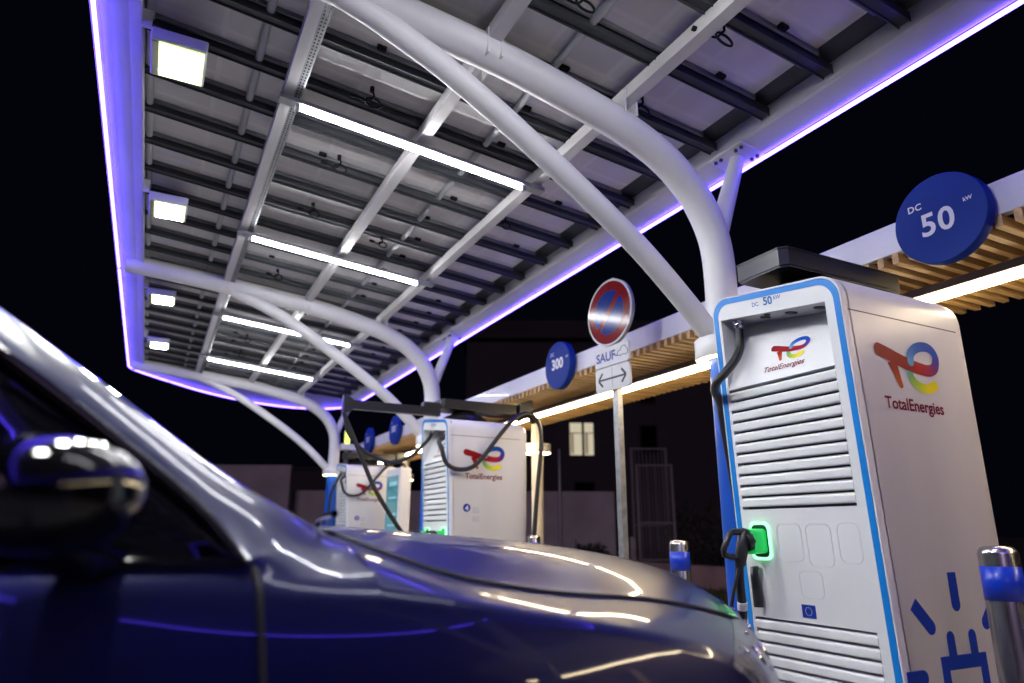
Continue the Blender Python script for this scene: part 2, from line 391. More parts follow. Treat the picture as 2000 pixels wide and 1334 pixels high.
for i, y in enumerate(RY):
    c = MB(); c.sbox(-.285, 2.31, y-.034, y+.016, 3.094, .034, SL)
    c.sbox(-.285, 2.31, y-.034, y-.029, 3.086, .0081, SL); c.sbox(-.285, 2.31, y+.011, y+.016, 3.086, .0081, SL); c.build('rail', RAILD, canopy)
    c = MB(); c.sbox(-.28, 2.2, y+.022, y+.036, 3.108, .03, SL); c.sbox(-.28, 2.2, y-.058, y-.046, 3.112, .026, SL); c.build('panel_frame', RAILL, canopy)
    if i+1 < len(RY):
        c = MB(); c.sbox(-.278, 2.19, y+.0365, RY[i+1]-.0585, 3.132, .006, SL); c.build('solar_panel', BACK, canopy)
        for xj in (.62, 1.4, 2.0):
            xj += random.uniform(-.04, .04)
            if random.random() < .6 and 0 < y < 8.5: c = MB(); c.sbox(xj-.020, xj+.020, RY[i+1]-.085, RY[i+1]-.06, 3.118, .0139, SL); c.build('junction_box', CABLE, canopy)
# panel top cover so no sky shows between modules
c = MB(); c.sbox(-.30, 2.33, Y0, Y1+.05, 3.145, .012, SL); c.build('roof_deck', RAILD, canopy)
for xp in (-.26, .19, 1.34):
    c = MB(); z = 3.118+SL*xp; c.tube([(xp, Y0, z), (xp, Y1, z)], .018, 12); c.build('conduit', PIPE, canopy)
# edge outline: left side, far arc, right side, near arc (plan), z falls with x
def edge_pts(yl, yr, sgn):
    base = [(-.455, yl), (-.452, yl+.10*sgn), (-.40, yl+.24*sgn), (-.20, yl+.44*sgn), (.03, yl+.62*sgn), (.5, yl+.94*sgn), (1.1, yl+1.10*sgn),
            (1.67, yl+1.0*sgn), (2.1, yl+.70*sgn), (2.36, yl+.30*sgn), (2.445, yl+.05*sgn), (2.455, yl-.1*sgn)]
    return base
far = edge_pts(9.74, 9.6, 1); near = edge_pts(-2.05, -2.05, -1)
plan = [( -.455, y) for y in (0, 2, 4, 6, 8, 9.3)]+[(p.x, p.y) for p in spline([(a, b, 0) for a, b in far], 6)]+[(2.455, y) for y in (9.2, 8, 6, 4, 2, 0)]+[(p.x, p.y) for p in spline([(a, b, 0) for a, b in near[::-1]], 6)]
ze = lambda x: 3.048-(x+.455)*.0945
n = len(plan)
def offs(d):
    out = []
    for i in range(n):
        a = Vector((*plan[i-1], 0)); b = Vector((*plan[(i+1) % n], 0)); t = (b-a).normalized(); nn = Vector((t.y, -t.x, 0)); out.append((plan[i][0]+nn.x*d, plan[i][1]+nn.y*d))
    return out
out_ = offs(-.012)
c = MB(); c.tube([(x, y, ze(x)) for x, y in plan], .0085, 10, closed=True); c.build('light_strip', LEDV, canopy)
# slim gaps in the strip where sections meet: dark clips
c = MB()
for i in (3, 14, 30, 50, 66): x, y = plan[i]; c.box((x-.012, y-.012, ze(x)-.011), (x+.012, y+.012, ze(x)+.011))
c.build('strip_clip', FASC, canopy)
c = MB(); rows = [[(x, y, ze(x)+.010) for x, y in offs(.004)], [(x, y, ze(x)+.012) for x, y in offs(-.018)], [(x, y, ze(x)+.22) for x, y in offs(-.018)], [(x, y, ze(x)+.22) for x, y in offs(.0)]]
c.grid(rows, False, True); c.build('fascia', FASC, canopy)
c = MB()
c.grid([[(-.447, y, ze(-.447)+.012), (-.435, y, 3.066), (-.40, y, 3.068), (-.33, y, 3.060), (-.288, y, 3.0445), (-.2805, y, 3.0425), (-.279, y, 3.046), (-.282, y, 3.20)] for y in (-2.2, 0, 2, 4, 6, 8, 9.95)], False)
c.build('edge_soffit', FASC, canopy)
c = MB()
c.grid([[(2.447, y, ze(2.447)+.012), (2.425, y, 2.79), (2.42, y, 2.792), (2.33, y, 2.828), (2.318, y, 2.84), (2.312, y, 2.90), (2.312, y, 2.98)] for y in (-2.2, 0, 2, 4, 6, 8, 9.95)], False)
c.build('edge_soffit', FASC, canopy)
for pts, yb in ((far, Y1-.02), (near, Y0+.02)):
    A = [(p.x, p.y) for p in spline([(a, b, 0) for a, b in pts], 6)]
    c = MB(); c.grid([[(x, y, ze(x)+.013) for x, y in A], [(x*.97+.03, yb+(y-yb)*.93, ze(x)+.028) for x, y in A], [(x, yb, ze(x)+.055) for x, y in A]], False)
    c.build('end_soffit', FASC, canopy)
c = MB(); c.add([(-.47, -3.2, 3.3), (2.47, -3.2, 3.02), (2.47, 10.9, 3.02), (-.47, 10.9, 3.3)], [[0, 1, 2, 3]])
# hanging connector leads
def lead(x, y, s=1.0):
    z = 3.10+SL*x; c = MB(); r = .0052
    pts = [(x, y, z), (x+.01*s, y+.005, z-.03*s)]
    for k in range(11):
        a = k/10*2*math.pi; pts.append((x+.012+.03*s*math.sin(a), y+.01+.012*math.cos(a*1.0), z-.06*s+.028*s*math.cos(a)))
    pts += [(x-.012*s, y+.03, z-.05*s), (x-.045*s, y+.05, z-.03*s)]
    c.tube(spline(pts, 3), r, 7)
    e = Vector(pts[-1]); c.tube([e, e+Vector((-.03*s, .012, .01))], .0105, 8); c.tube([Vector(pts[0])-Vector((.0, .0, .022)), Vector(pts[0])+Vector((0, 0, .005))], .011, 8)
    c.build('connector_lead', CABLE, canopy)
for x, y, s in ((.69, 2.79, 1.2), (.70, 3.47, 1.15), (.69, 4.12, 1.1), (.68, 5.42, 1.0), (1.75, 2.12, 1.2), (1.74, 1.60, 1.3), (1.75, 3.50, 1.1), (.70, 6.1, 1), (.7, 7.5, 1), (.72, 8.2, 1), (1.2, 4.3, .9), (1.2, 1.75, 1.3), (.69, 1.75, 1.3)):
    lead(x, y, s)

# ------------------------------------------------------------------ lamps
TY = [1.03, 2.975, 4.66, 6.67, 8.46]
desc = ['just in front of the first curved arm', 'brightest and nearest, between first and second arm', 'second from the front, just before the second arm', 'short looking one just behind the second arm', 'farthest, just before the last arm']
for y, dsc in zip(TY, desc):
    t = thing('tube_lamp', (1, y, 2.95), 'white linear tube lamp under the canopy, '+dsc, 'tube lamp', 'tube lamps under the canopy')
    zt = lambda x: 2.962-.1*x+.035
    c = MB(); c.tube([(.395, y, zt(.395)-.02), (1.59, y, zt(1.59)-.02)], .0085, 12); c.build('tube', TUBEE, t)
    c = MB(); c.sbox(.30, 1.72, y-.028, y+.028, 2.989, .022, SL); c.build('housing', GALV, t)
    for x in (.385, 1.60): c = MB(); c.box((x-.012, y-.014, zt(x)-.036), (x+.012, y+.014, zt(x)+.004), .003); c.build('end_cap', PIPE, t)
FY = [1.25, 2.94, 4.545, 6.49, 8.21]
fd = ['above the camera side of the first arm', 'largest and nearest, at top left of the photo', 'second nearest along the left edge', 'third along the left edge, just past the second arm', 'smallest and farthest along the left edge']
for y, dsc in zip(FY, fd):
    t = thing('floodlight', (-.13, y, 2.96), 'boxy floodlight with yellowish glowing face, '+dsc, 'floodlight', 'floodlights along the left edge of the canopy')
    c = MB(); c.box((-.242, y-.137, 2.975), (-.022, y+.137, 3.03), .006); c.build('housing', WHITE, t)
    c = MB(); c.box((-.196, y-.108, 2.969), (-.044, y+.108, 2.974)); c.build('diffuser', FLOODE, t)
    c = MB(); c.box((-.208, y-.120, 2.9702), (-.032, y+.120, 2.9742)); c.build('diffuser_edge', FLOODG, t)
    c = MB(); c.box((-.234, y-.120, 2.9695), (-.2085, y+.120, 2.974)); c.build('reflector', mat('reflector_glass', (.6, .62, .5), .15, .3), t)
    c = MB(); c.box((-.282, y-.135, 3.022), (-.243, y-.115, 3.10)); c.build('mounting_bracket', STEEL, t)
def ring(x, y, z, r, label, rc):
    t = thing('ring_lamp', (x, y, z), label, 'ring lamp', 'glowing ring lamps round the posts')
    c = MB(); c.lathe((x, y, z), [(rc+.002, .092), (r-.004, .092), (r, .088), (r, .006), (r-.004, .0)], 40); c.build('housing', WHITE, t)
    c = MB(); c.lathe((x, y, z), [(r-.006, .001), (r-.012, -.006), (r*.74, -.006), (r*.72, .001)], 40); c.build('diffuser', RINGE, t)
    c = MB(); c.lathe((x, y, z), [(r*.72, .004), (rc+.001, .004)], 40); c.build('base_plate', STEEL, t)
ring(2.2, 2.18, 1.745, .135, 'white ring lamp round the canopy column beside the nearest charger', .075)
ring(2.2, 5.86, 1.755, .135, 'white ring lamp half hidden behind the charger marked 4', .075)
ring(2.2, 9.65, 1.765, .135, 'white ring lamp round the farthest blue canopy column', .075)

# ------------------------------------------------------------------ pergola
perg = thing('pergola', (3.1, 4, 0), 'long timber slatted pergola with a white fascia and a warm light line', 'pergola')
c = MB(); c.box((2.63, -3.0, 2.13), (2.67, 10.4, 2.262), .003); c.build('fascia', WHITE, perg)
c = MB(); yy = -3.0
while yy < 10.4: c.box((2.625, yy, 2.083), (3.56+random.uniform(-.006, .006), yy+.027, 2.128)); yy += .0667
c.build('slats', WOOD, perg)
for x in (2.70, 3.48):
    c = MB(); c.box((x, -3.0, 2.13), (x+.06, 10.4, 2.24)); c.build('beam', DARKGAP, perg)
c = MB(); c.box((2.68, -3.0, 2.245), (3.60, 10.4, 2.258)); c.build('roof_sheet', DARKGAP, perg)
c = MB(); c.box((2.995, -3.0, 2.046), (3.075, 10.4, 2.0815)); c.build('light_channel', PURP, perg)
c = MB(); c.box((3.056, -3.0, 2.028), (3.090, 10.4, 2.0459)); c.build('light_line', PERGE, perg)
for y in (-1.9, 2.1, 6.13, 10.3):
    c = MB(); c.tube([(3.46, y, .1), (3.46, y, 2.081)], .06, 24); c.build('post', CREAM, perg)
c = MB(); c.box((2.275, 9.58, 2.12), (2.629, 9.70, 2.20), .004); c.build('link_beam', WHITE, perg)
ring(3.46, 6.13, 1.79, .14, 'white ring lamp round the cream pergola post right of the charger marked 4', .06)
ring(3.46, 10.3, 1.79, .14, 'small white ring lamp round the far cream pergola post behind the payment totem', .06)

# ------------------------------------------------------------------ round power signs
def disc(y, num, label, cz=2.2, r=.178):
    x0, x1 = 2.565, 2.615
    t = thing('power_sign', (x1, y, cz-r), label, 'power sign', 'round blue power signs on the pergola fascia')
    c = MB(); n_ = 64; prof = [(0, x0), (r-.003, x0), (r, x0+.003), (r, x1), (0, x1)]
    rows = [[(px_, y-rr*math.cos(2*math.pi*k/n_), cz+rr*math.sin(2*math.pi*k/n_)) for k in range(n_)] for rr, px_ in prof]
    c.grid(rows[0:2], False, True); c.grid(rows[1:4], True, True); c.grid(rows[3:5], False, True); c.build('disc', SIGNB, t)
    c = MB(); c.box((x1, y-.03, cz-.03), (2.63, y+.03, cz+.03)); c.build('mount', STEEL, t)
    R_, U_, N_ = (0, -1, 0), (0, 0, 1), (-1, 0, 0)
    if num == '50':
        text('DC', t, SIGNW, (x0, y+.085, cz+.062), R_, U_, N_, .038, bold=.0008, space=1.08)
        text('50', t, SIGNW, (x0, y+.008, cz-.055), R_, U_, N_, .128, bold=.0026, space=1.08)
        text('kW', t, SIGNW, (x0, y-.113, cz+.025), R_, U_, N_, .022, bold=.0006)
    else:
        text('DC', t, SIGNW, (x0, y+.070, cz+.080), R_, U_, N_, .038, bold=.0004)
        text('300', t, SIGNW, (x0, y-.002, cz-.025), R_, U_, N_, .108, bold=.0035)
        text('kW', t, SIGNW, (x0, y-.138, cz+.033), R_, U_, N_, .020, bold=.0004)
disc(1.385, '50', 'round blue sign reading DC 50 kW, the largest one above the nearest charger', 2.178)
disc(4.235, '300', 'round blue sign reading DC 300 kW, just left of the no parking sign', 2.205)
disc(8.15, '300', 'small round blue sign seen between two chargers, above the far payment totem', 2.225)
disc(9.3, '300', 'smallest and farthest round blue sign next to the last canopy column', 2.225)

# ------------------------------------------------------------------ chargers
FX = lambda z: 1.985-.045*z
def ztop(y, z):                                         # the cap slopes up towards the far side
    k = min(1, max(0, (z-1.60)/.14)); k = k*k*(3-2*k); return z+.135*y*k
def charger(X0, Yc, num, kind, label):
    dx = X0
    t = thing('charging_station', (2.3+dx, Yc, .1), label, 'charging station', 'white charging stations in a row')
    T = lambda x, y, z: (x+dx, y+Yc, ztop(y, z))
    fr = lambda d, y, z: (FX(z)+d, y, z)
    bld = lambda c, nm, mt_: c.shear(T).build(nm, mt_, t)
    R_, U_, N_ = (0, -1, 0), (-.045, 0, 1), (-1, 0, -.045)
    HW = .288
    def outline(ins, zb=.11): return rrect(-HW+ins, HW-ins, zb, 1.865-ins, .075-ins*.6, 8, (0, 0, 1, 1))
    # body shell with rounded back edges
    c = MB(); rows = []
    for x, ins in ((.035, 0.0), (.06, 0.0), (.30, 0.0)): rows.append([(FX(z)+x, y, z) for y, z in outline(ins)])
    for x, ins in ((2.50, 0), (2.545, .004), (2.575, .018), (2.59, .045)): rows.append([(x, y, z) for y, z in outline(ins)])
    c.grid(rows, True, True); c.add(rows[-1], [list(range(len(rows[-1])))])
    bld(c, 'body', CHW)
    c = MB(); rows = [[(FX(z)+x, y, z) for y, z in outline(i_)] for x, i_ in ((.030, .0), (.002, .0), (0, .002), (0, .0055), (.02, .0055))]
    c.grid(rows, False, True); bld(c, 'front_lip', CHF)
    c = MB(); a, b = outline(.0075), outline(.029)
    pf = lambda d: (lambda p: (FX(p[1])+d, p[0], p[1]))
    rows = [[pf(.03)(p) for p in a], [pf(.0)(p) for p in a], [pf(.0)(p) for p in b], [pf(.006)(p) for p in b]]
    c.grid(rows, False, True); bld(c, 'bezel', BLUEB)
    c = MB(); c.grid([[pf(.045)(p) for p in outline(.0)], [pf(.0445)(p) for p in outline(.14)]], False, True)
    # front panel built round the openings
    L_, R2 = .2455, -.2245; IN = HW-.0292
    c = MB()
    def slab(y0, y1, z0, z1, d0=.0015, d1=.14, zz0=None):
        vs = [fr(d, y, z) for d in (d0, d1) for y, z in ((y0, z0), (y1, z0), (y1, z1), (y0, z1))]
        c.add(vs, [[0, 1, 2, 3], [7, 6, 5, 4], [0, 4, 5, 1], [1, 5, 6, 2], [2, 6, 7, 3], [3, 7, 4, 0]])
    slab(L_, IN, .12, 1.775); slab(-IN, R2, .12, 1.775)
    cap_ = [p for p in outline(.0292) if p[1] > 1.7]; cap_ = [(IN, 1.775)]+[p for p in cap_ if p[1] > 1.776]+[(-IN, 1.775)]
    cap_ = sorted(cap_, key=lambda p: -p[0]) if 0 else cap_
    vs = [fr(.0015, y, z) for y, z in cap_]+[fr(.14, y, z) for y, z in cap_]; q = len(cap_)
    c.add(vs, [list(range(q)), list(range(q, 2*q))[::-1]]+[[i, (i+1) % q, (i+1) % q+q, i+q] for i in range(q)])
    slab(R2, L_, .722, 1.086)
    # inclined logo panel under the cable recess, then the recess back wall
    rw = [[fr(.03, y, 1.525), fr(.0015, y, 1.530)]+[fr(.0015+.0835*q/16, y, 1.53+.17*q/16) for q in range(1, 17)]+[fr(.135, y, 1.776)] for y in (R2, L_)]
    c.grid(rw, False)
    bld(c, 'front_panel', CHF)
    c = MB(); slab(R2, L_, .115, .7275, .034, .04); bld(c, 'louvre_backing', GAPG)
    c = MB(); slab(R2, L_, 1.0865, 1.528, .034, .04); bld(c, 'louvre_backing', GAPG)
    c = MB()
    def louv(z):
        pr = [(.024, z-.004), (.010, z-.008), (.003, z-.0115), (.0008, z-.0165), (.0005, z-.034), (.002, z-.0375), (.006, z-.0393), (.022, z-.0393)]
        rows = [[fr(d, y, zz) for d, zz in pr] for y in (L_-.001, R2+.001)]; c.grid(rows, False)
    z = 1.5275
    for k_ in range(11): louv(z-k_*.0393)
    bld(c, 'louvres', CHF); c = MB()
    z = .722
    while z > .17: louv(z); z -= .0385
    bld(c, 'louvres', CHF)
    # hood seam on the flank, plus faint marks
    c = MB(); c.box((1.93, -HW-.0008, 1.742), (2.51, -HW+.001, 1.7455)); c.box((1.93, HW-.001, 1.742), (2.51, HW+.0008, 1.7455))
    bld(c, 'seam', GAPG)
    # black plugs in the recess ceiling
    c = MB()
    for y, d, r in ((.078, .060, .020), (.040, .028, .012), (-.04, .060, .022), (-.16, .060, .022)):
        z = 1.7745; px_ = FX(z)+d; c.lathe((px_, y, z), [(r, 0), (r*.9, -.004), (r*.5, -.006), (0.0005, -.0065)], 20)
    bld(c, 'blanking_plug', BLACK)
    # outline of removable covers
    c = MB()
    for (y0, y1, z0, z1) in ((.0, .10, .915, 1.035), (-.02-.095, -.02, .90, 1.033), (-.228+.01, -.14, .915, 1.035), (-.06, .03, .80, .885)):
        pr = [fr(.0008, y, z) for y, z in rrect(y0, y1, z0, z1, .022, 5)]; c.tube(pr, .0007, 5, closed=True)
    bld(c, 'cover_outline', mat('cover_line', (.77, .78, .78), .45))
    # lettering on the cap and emblem on the inclined panel
    zt = 1.805
    S_ = (0, -1, -.135)
    o = lambda y, z, d=0.0: Vector(T(FX(z)+d, y, z))
    if kind == 'near':
        text('DC', t, LOGOB, o(.064, 1.805), S_, U_, N_, .022, bold=.0003)
        text('50', t, LOGOB, o(.006, 1.803), S_, U_, N_, .042, bold=.0010)
        text('kW', t, LOGOB, o(-.037, 1.817), S_, U_, N_, .021, bold=.0002)
    else:
        text('DC 300', t, LOGOB, o(.01, 1.805), S_, U_, N_, .03, bold=.0003)
    a = Vector(fr(.0015, 0, 1.53)); b = Vector(fr(.085, 0, 1.700)); ud = (b-a).normalized(); nd = Vector((-ud.z, 0, ud.x))
    base = lambda y, zz: a+Vector((0, y, 0))+ud*zz
    emblem(t, base(-.012, .136), (0, -1, 0), ud, nd, .50, post=T)
    text('TotalEnergies', t, REDT, base(-.004, .040), (0, -1, 0), ud, nd, .0330, bold=.0003, shear=.12, post=T)
    # EU flag
    zf = .759; of = o(.010, zf)
    c = MB(); c.prism([(-.026, -.020), (.026, -.020), (.026, .020), (-.026, .020)], of, R_, U_, N_, -.001, .0008); c.build('flag_sticker', ICONB, t)
    c = MB()
    for k in range(12):
        an = k*math.pi/6; cx, cy = .0125*math.cos(an), .0125*math.sin(an)
        c.prism([(cx+(.0022 if q % 2 == 0 else .0010)*math.sin(q*math.pi/5), cy+(.0022 if q % 2 == 0 else .0010)*math.cos(q*math.pi/5)) for q in range(10)], of, R_, U_, N_, .0008, .0012)
    c.build('flag_stars', mat('star_gold', (.8, .75, .3), .5), t)
    # flank artwork
    f0 = Vector((dx, Yc-HW, 0)); R3, U3, N3 = (1, 0, 0), (0, 0, 1), (0, -1, 0)
    emblem(t, f0+Vector((2.2, 0, 1.583)), R3, U3, N3, 1.0)
    text('TotalEnergies', t, REDT, f0+Vector((2.205, 0, 1.392)), R3, U3, N3, .0555, bold=.0012)
    if kind == 'near':
        def cap(x0, z0, x1, z1, w_):
            d_ = Vector((x1-x0, z1-z0)); l = d_.length; d_.normalize(); p_ = Vector((-d_.y, d_.x)); out = [(x0+p_.x*w_/2, z0+p_.y*w_/2), (x0-p_.x*w_/2, z0-p_.y*w_/2)]
            for k in range(9):
                an = -math.pi/2+math.pi*k/8; q = Vector((x1, z1))+(d_*math.cos(an)+p_*math.sin(an))*(w_/2); out.append((q.x, q.y))
            return out
        c = MB(); P_ = lambda poly: c.prism(poly, f0, R3, U3, N3, -.001, .0012)
        P_(cap(2.252, .888, 2.252, .795, .042)); P_(cap(2.043, .803, 2.112, .735, .042)); P_(cap(2.462, .803, 2.393, .735, .042))
        P_(cap(1.970, .603, 2.045, .603, .042)); P_(cap(2.535, .603, 2.46, .603, .042))
        P_(cap(2.199, .650, 2.199, .702, .037)); P_(cap(2.309, .650, 2.309, .702, .037))
        for poly in ([(2.136, .613), (2.364, .613), (2.364, .652), (2.136, .652)], [(2.136, .56), (2.172, .52), (2.172, .6128), (2.136, .6128)], [(2.328, .52), (2.364, .56), (2.364, .6128), (2.328, .6128)],
                     [(2.172, .52), (2.20, .488), (2.30, .488), (2.328, .52)], [(2.235, .488), (2.265, .488), (2.265, .30), (2.235, .30)]): P_(poly[::-1])
        c.build('plug_icon', ICONB, t)
    else:
        c = MB(); c.prism([(.030*math.cos(k*math.pi/16), .030*math.sin(k*math.pi/16)) for k in range(32)], f0+Vector((2.069, 0, 1.18)), R3, U3, N3, -.001, .0012); c.build('number_badge', ICONB, t)
        text(num, t, SIGNW, f0+Vector((2.069, 0, 1.161)), R3, U3, N3, .052, bold=.0015, depth=.0022)
        c = MB()
        for k in range(9):
            zz = 1.182-k*.0095-(.02 if k > 4 else 0); c.prism([(2.113, zz), (2.113+random.uniform(.045, .064), zz), (2.17, zz+.003), (2.113, zz+.003)], f0, R3, U3, N3, -.001, .0010)
        c.build('small_print', GREYT, t)
    # cable box on the roof
    c = MB(); z0, z1 = 1.945, 2.022
    pl = [(1.945, .175), (1.945, -.028), (1.968, -.055), (2.60, -.055), (2.625, -.04), (2.625, .165), (2.60, .178), (1.965, .178)]
    for za, zb, g in ((z0, z0+.008, -.006), (z0+.008, z1-.006, 0), (z1-.006, z1, .004)):
        c.prism([(2.285+(x-2.285)*(1+g*2), .06+(y-.06)*(1+g*6)) for x, y in pl], (dx, Yc, 0), (1, 0, 0), (0, 1, 0), (0, 0, 1), za, zb)
    c.build('cable_box', BOXD, t)
    c = MB(); c.lathe((2.18+dx, Yc+.06, 0), [(.20, 1.862), (.19, 1.880), (.15, 1.905), (.10, 1.925), (.09, 1.9449)], 32); c.build('box_foot', BOXD, t)
    # socket(s)
    socks = [(.175, 1)] if kind == 'near' else [(.155, 1), (-.175, 1)]
    for yc, full in socks:
        zc = .978
        rc = lambda s_: [(p[0], p[1]) for p in rrect(-.040*s_, .040*s_, -.058*s_, .058*s_, .020*s_, 6)]
        oo = o(yc, zc)
        c = MB(); c.ringprism(rc(1.10), rc(.95), oo, R_, U_, N_, -.001, .006); c.build('glow_ring', GREENE, t)
        c = MB(); c.prism(rc(.95), oo, R_, U_, N_, -.001, .0022); c.build('socket', mat('socket_dark', (.01, .05, .02), .4), t)
        c = MB(); c.prism([(p[0]*.8-.004, p[1]*.72) for p in rc(1)], oo, R_, U_, N_, .002, .060); plg = c.build('plug', GREEND, t)
        # handle: block, loop grip, collar
        q = lambda d, y, z_: oo+Vector(N_).normalized()*d+Vector((0, y, z_))
        c = MB(); c.tube([q(.05, 0, .002), q(.062, .002, .002), q(.075, .004, -.002)], [.030, .037, .033], 8)
        c.tube([q(.066, .004, .040), q(.074, .005, .026), q(.088, .009, -.03), q(.096, .014, -.072), q(.098, .016, -.082)], [.015, .023, .023, .020, .016], 6)
        c.tube([q(.070, .004, .034), q(.122, .012, .036), q(.134, .014, .028), q(.160, .020, -.022), q(.158, .022, -.036), q(.140, .020, -.046), q(.10, .014, -.052)], [.011, .011, .0125, .0125, .0125, .011, .011], 6)
        c.build('connector', BLACK, t)
        if kind == 'near':
            c = MB(); c.tube(spline([q(.097, .016, -.07), q(.088, .030, -.15), q(.066, .05, -.24), q(.07, .07, -.36), q(.05, .12, -.55), q(.0, .25, -.78), q(-.10, .36, -.86), (2.22, Yc+.42, .13)], 6), .0155, 12)
            c.build('charging_cable', RUBBER, t)
            c = MB(); c.tube([q(.0755, .0385, -.200), q(.0705, .0455, -.225)], .0172, 14); c.build('cable_tag', SIGNW, t)
            c = MB(); c.tube([q(.10, .01, -.07), q(.13, .02, -.16), q(.15, .05, -.3), q(.16, .06, -.5)], .006, 8); c.build('thin_lead', RUBBER, t)
            c = MB(); p = [o(.205, .885), o(.205, .757)]; mid = Vector(N_)*.018
            c.tube([p[0]+mid*.2, p[0]+mid, p[0]+mid+Vector((0, 0, -.03)), p[1]+mid+Vector((0, 0, .03)), p[1]+mid], [.008, .014, .016, .018, .017], 12); c.build('holster_grip', BLACK, t)
    # cables from the recess
    gl = Vector(T(FX(1.77)+.045, .20, 1.772))
    def gland(p):
        c = MB(); c.lathe((p.x, p.y, p.z-.034), [(.0165, 0), (.0165, .009), (.020, .010), (.020, .022), (.0175, .024), (.022, .026), (.022, .034)], 16); c.build('cable_gland', CHROME, t)
    if kind == 'near':
        gland(gl)
        c = MB(); c.tube(spline([gl-Vector((0, 0, .03)), (1.945, gl.y-.003, 1.70), (1.91, gl.y-.008, 1.64), (1.865, gl.y+.005, 1.585), (1.845, gl.y+.03, 1.552), (1.87, gl.y+.07, 1.527), (1.94, gl.y+.12, 1.50), (2.0, gl.y+.17, 1.42), (2.06, gl.y+.19, 1.1), (2.1, gl.y+.18, .6), (2.2, gl.y+.2, .14), (2.3, gl.y+.25, .12)], 6), .0165, 14)
        c.build('charging_cable', RUBBER, t)
    else:
        gr = Vector(T(FX(1.77)+.045, -.19, 1.772)); gl = Vector(T(FX(1.77)+.045, .18, 1.772)); gland(gl); gland(gr)
        # swing arm to the front and to the rear
    if kind == 'far':
        c = MB(); c.box((1.235+dx, Yc-.03, 1.885), (1.944+dx, Yc+.03, 1.952), .004); c.box((1.80+dx, Yc-.04, 1.90), (1.943+dx, Yc+.04, 1.99), .01)
        c.prism([(1.18, 1.84), (1.235, 1.86), (1.25, 1.88), (1.25, 1.955), (1.215, 1.975), (1.18, 1.985)], (dx, Yc, 0), (1, 0, 0), (0, 0, 1), (0, 1, 0), -.034, .034)
        c.build('swing_arm', BOXD, t)
    if kind != 'near':
        c = MB(); c.prism([(2.62, 1.915), (2.74, 1.985), (2.74, 2.07), (2.715, 2.07), (2.62, 2.035)], (dx, Yc-.05, 0), (1, 0, 0), (0, 0, 1), (0, 1, 0), -.034, .034)
        c.tube(spline([(2.50+dx, Yc-.25, 1.87), (2.56+dx, Yc-.26, 1.905), (2.62+dx, Yc-.26, 1.905), (2.66+dx, Yc-.25, 1.86)], 4), .03, 10); c.tube([(2.6+dx, Yc-.26, 1.91), (2.68+dx, Yc-.07, 1.96)], .02, 8)
        c.build('rear_arm', BOXD, t)
        yA = Yc
    if kind == 'far':
        c = MB(); c.tube(spline([(1.2+dx, yA, 1.87), (1.205+dx, yA, 1.82), (1.255+dx, yA, 1.72), (1.345+dx, yA, 1.536), (1.435+dx, yA, 1.351), (1.542+dx, yA, 1.186), (1.643+dx, yA, 1.05), (1.73+dx, yA+.02, .95), (1.80+dx, yA+.1, .9), (1.83+dx, yA+.14, .93)], 6), .017, 12); c.build('charging_cable', RUBBER, t)
        c = MB(); c.tube(spline([(1.2+dx, yA, 1.85), (1.23+dx, yA, 1.72), (1.321+dx, yA, 1.611), (1.443+dx, yA, 1.541), (1.575+dx, yA, 1.509), (1.726+dx, yA, 1.565), (1.827+dx, yA+.05, 1.65), (1.9+dx, yA+.12, 1.71), gl-Vector((0, 0, .03))], 6), .015, 12); c.build('charging_cable', RUBBER, t)
    if kind == 'third':
        c = MB(); c.tube(spline([gl-Vector((0, 0, .03)), (1.90+dx, gl.y+.02, 1.66), (1.84+dx, gl.y+.05, 1.5), (1.83+dx, gl.y+.06, 1.2), (1.82+dx, gl.y, 1.0), (1.85+dx, gl.y-.02, .93)], 6), .017, 12); c.build('charging_cable', RUBBER, t)
    if kind != 'near':
        yB = Yc-HW-.06
        c = MB(); c.tube(spline([gr-Vector((0, 0, .03)), (1.86+dx, gr.y-.04, 1.66), (1.835+dx, yB, 1.594), (1.873+dx, yB, 1.493), (1.956+dx, yB, 1.45), (2.07+dx, yB, 1.465), (2.164+dx, yB, 1.546), (2.303+dx, yB, 1.72), (2.414+dx, yB, 1.838), (2.552+dx, yB+.03, 1.905), (2.65+dx, yB+.03, 1.86), (2.668+dx, yB, 1.70), (2.635+dx, yB, 1.371), (2.60+dx, yB, .99), (2.58+dx, yB, .6), (2.5+dx, yB, .2), (2.2+dx, yB, .12), (1.85+dx, yB+.05, .35), (1.80+dx, Yc-.18, .75), (1.84+dx, Yc-.17, .93)], 6), .017, 12); c.build('charging_cable', RUBBER, t)
    c = MB(); c.box((1.99+dx, Yc-.26, .1), (2.56+dx, Yc+.26, .12)); c.build('plinth', GAPG, t)
    return t
charger(0, 1.6575, '5', 'near', 'nearest white charging station with louvred front reading DC 50 kW and one green lit plug')
charger(0, 5.01, '4', 'far', 'white charging station with blue number 4 badge and black swing arm')
charger(.27, 9.04, '3', 'third', 'farthest white charging station, behind the payment totem and beside the blue column')

# ------------------------------------------------------------------ payment totem
t = thing('payment_totem', (2.66, 8.19, .1), 'white payment totem with a tall teal screen beside the farthest charger', 'payment totem')
c = MB(); c.box((2.6, 7.915, .1), (2.74, 8.46, 1.755), .012); c.build('body', CHW, t)
c = MB(); c.box((2.594, 7.97, .95), (2.60, 8.40, 1.67)); c.build('screen', SCREEN, t)
c = MB()
for z_, h_ in ((1.55, .05), (1.40, .02), (1.2, .03), (1.08, .02)): c.box((2.5925, 8.0, z_), (2.5938, 8.30, z_+h_))
c.build('screen_text', mat('screen_grey', (.2, .4, .45), .4, emit=(.2, .5, .6), estr=.35), t)

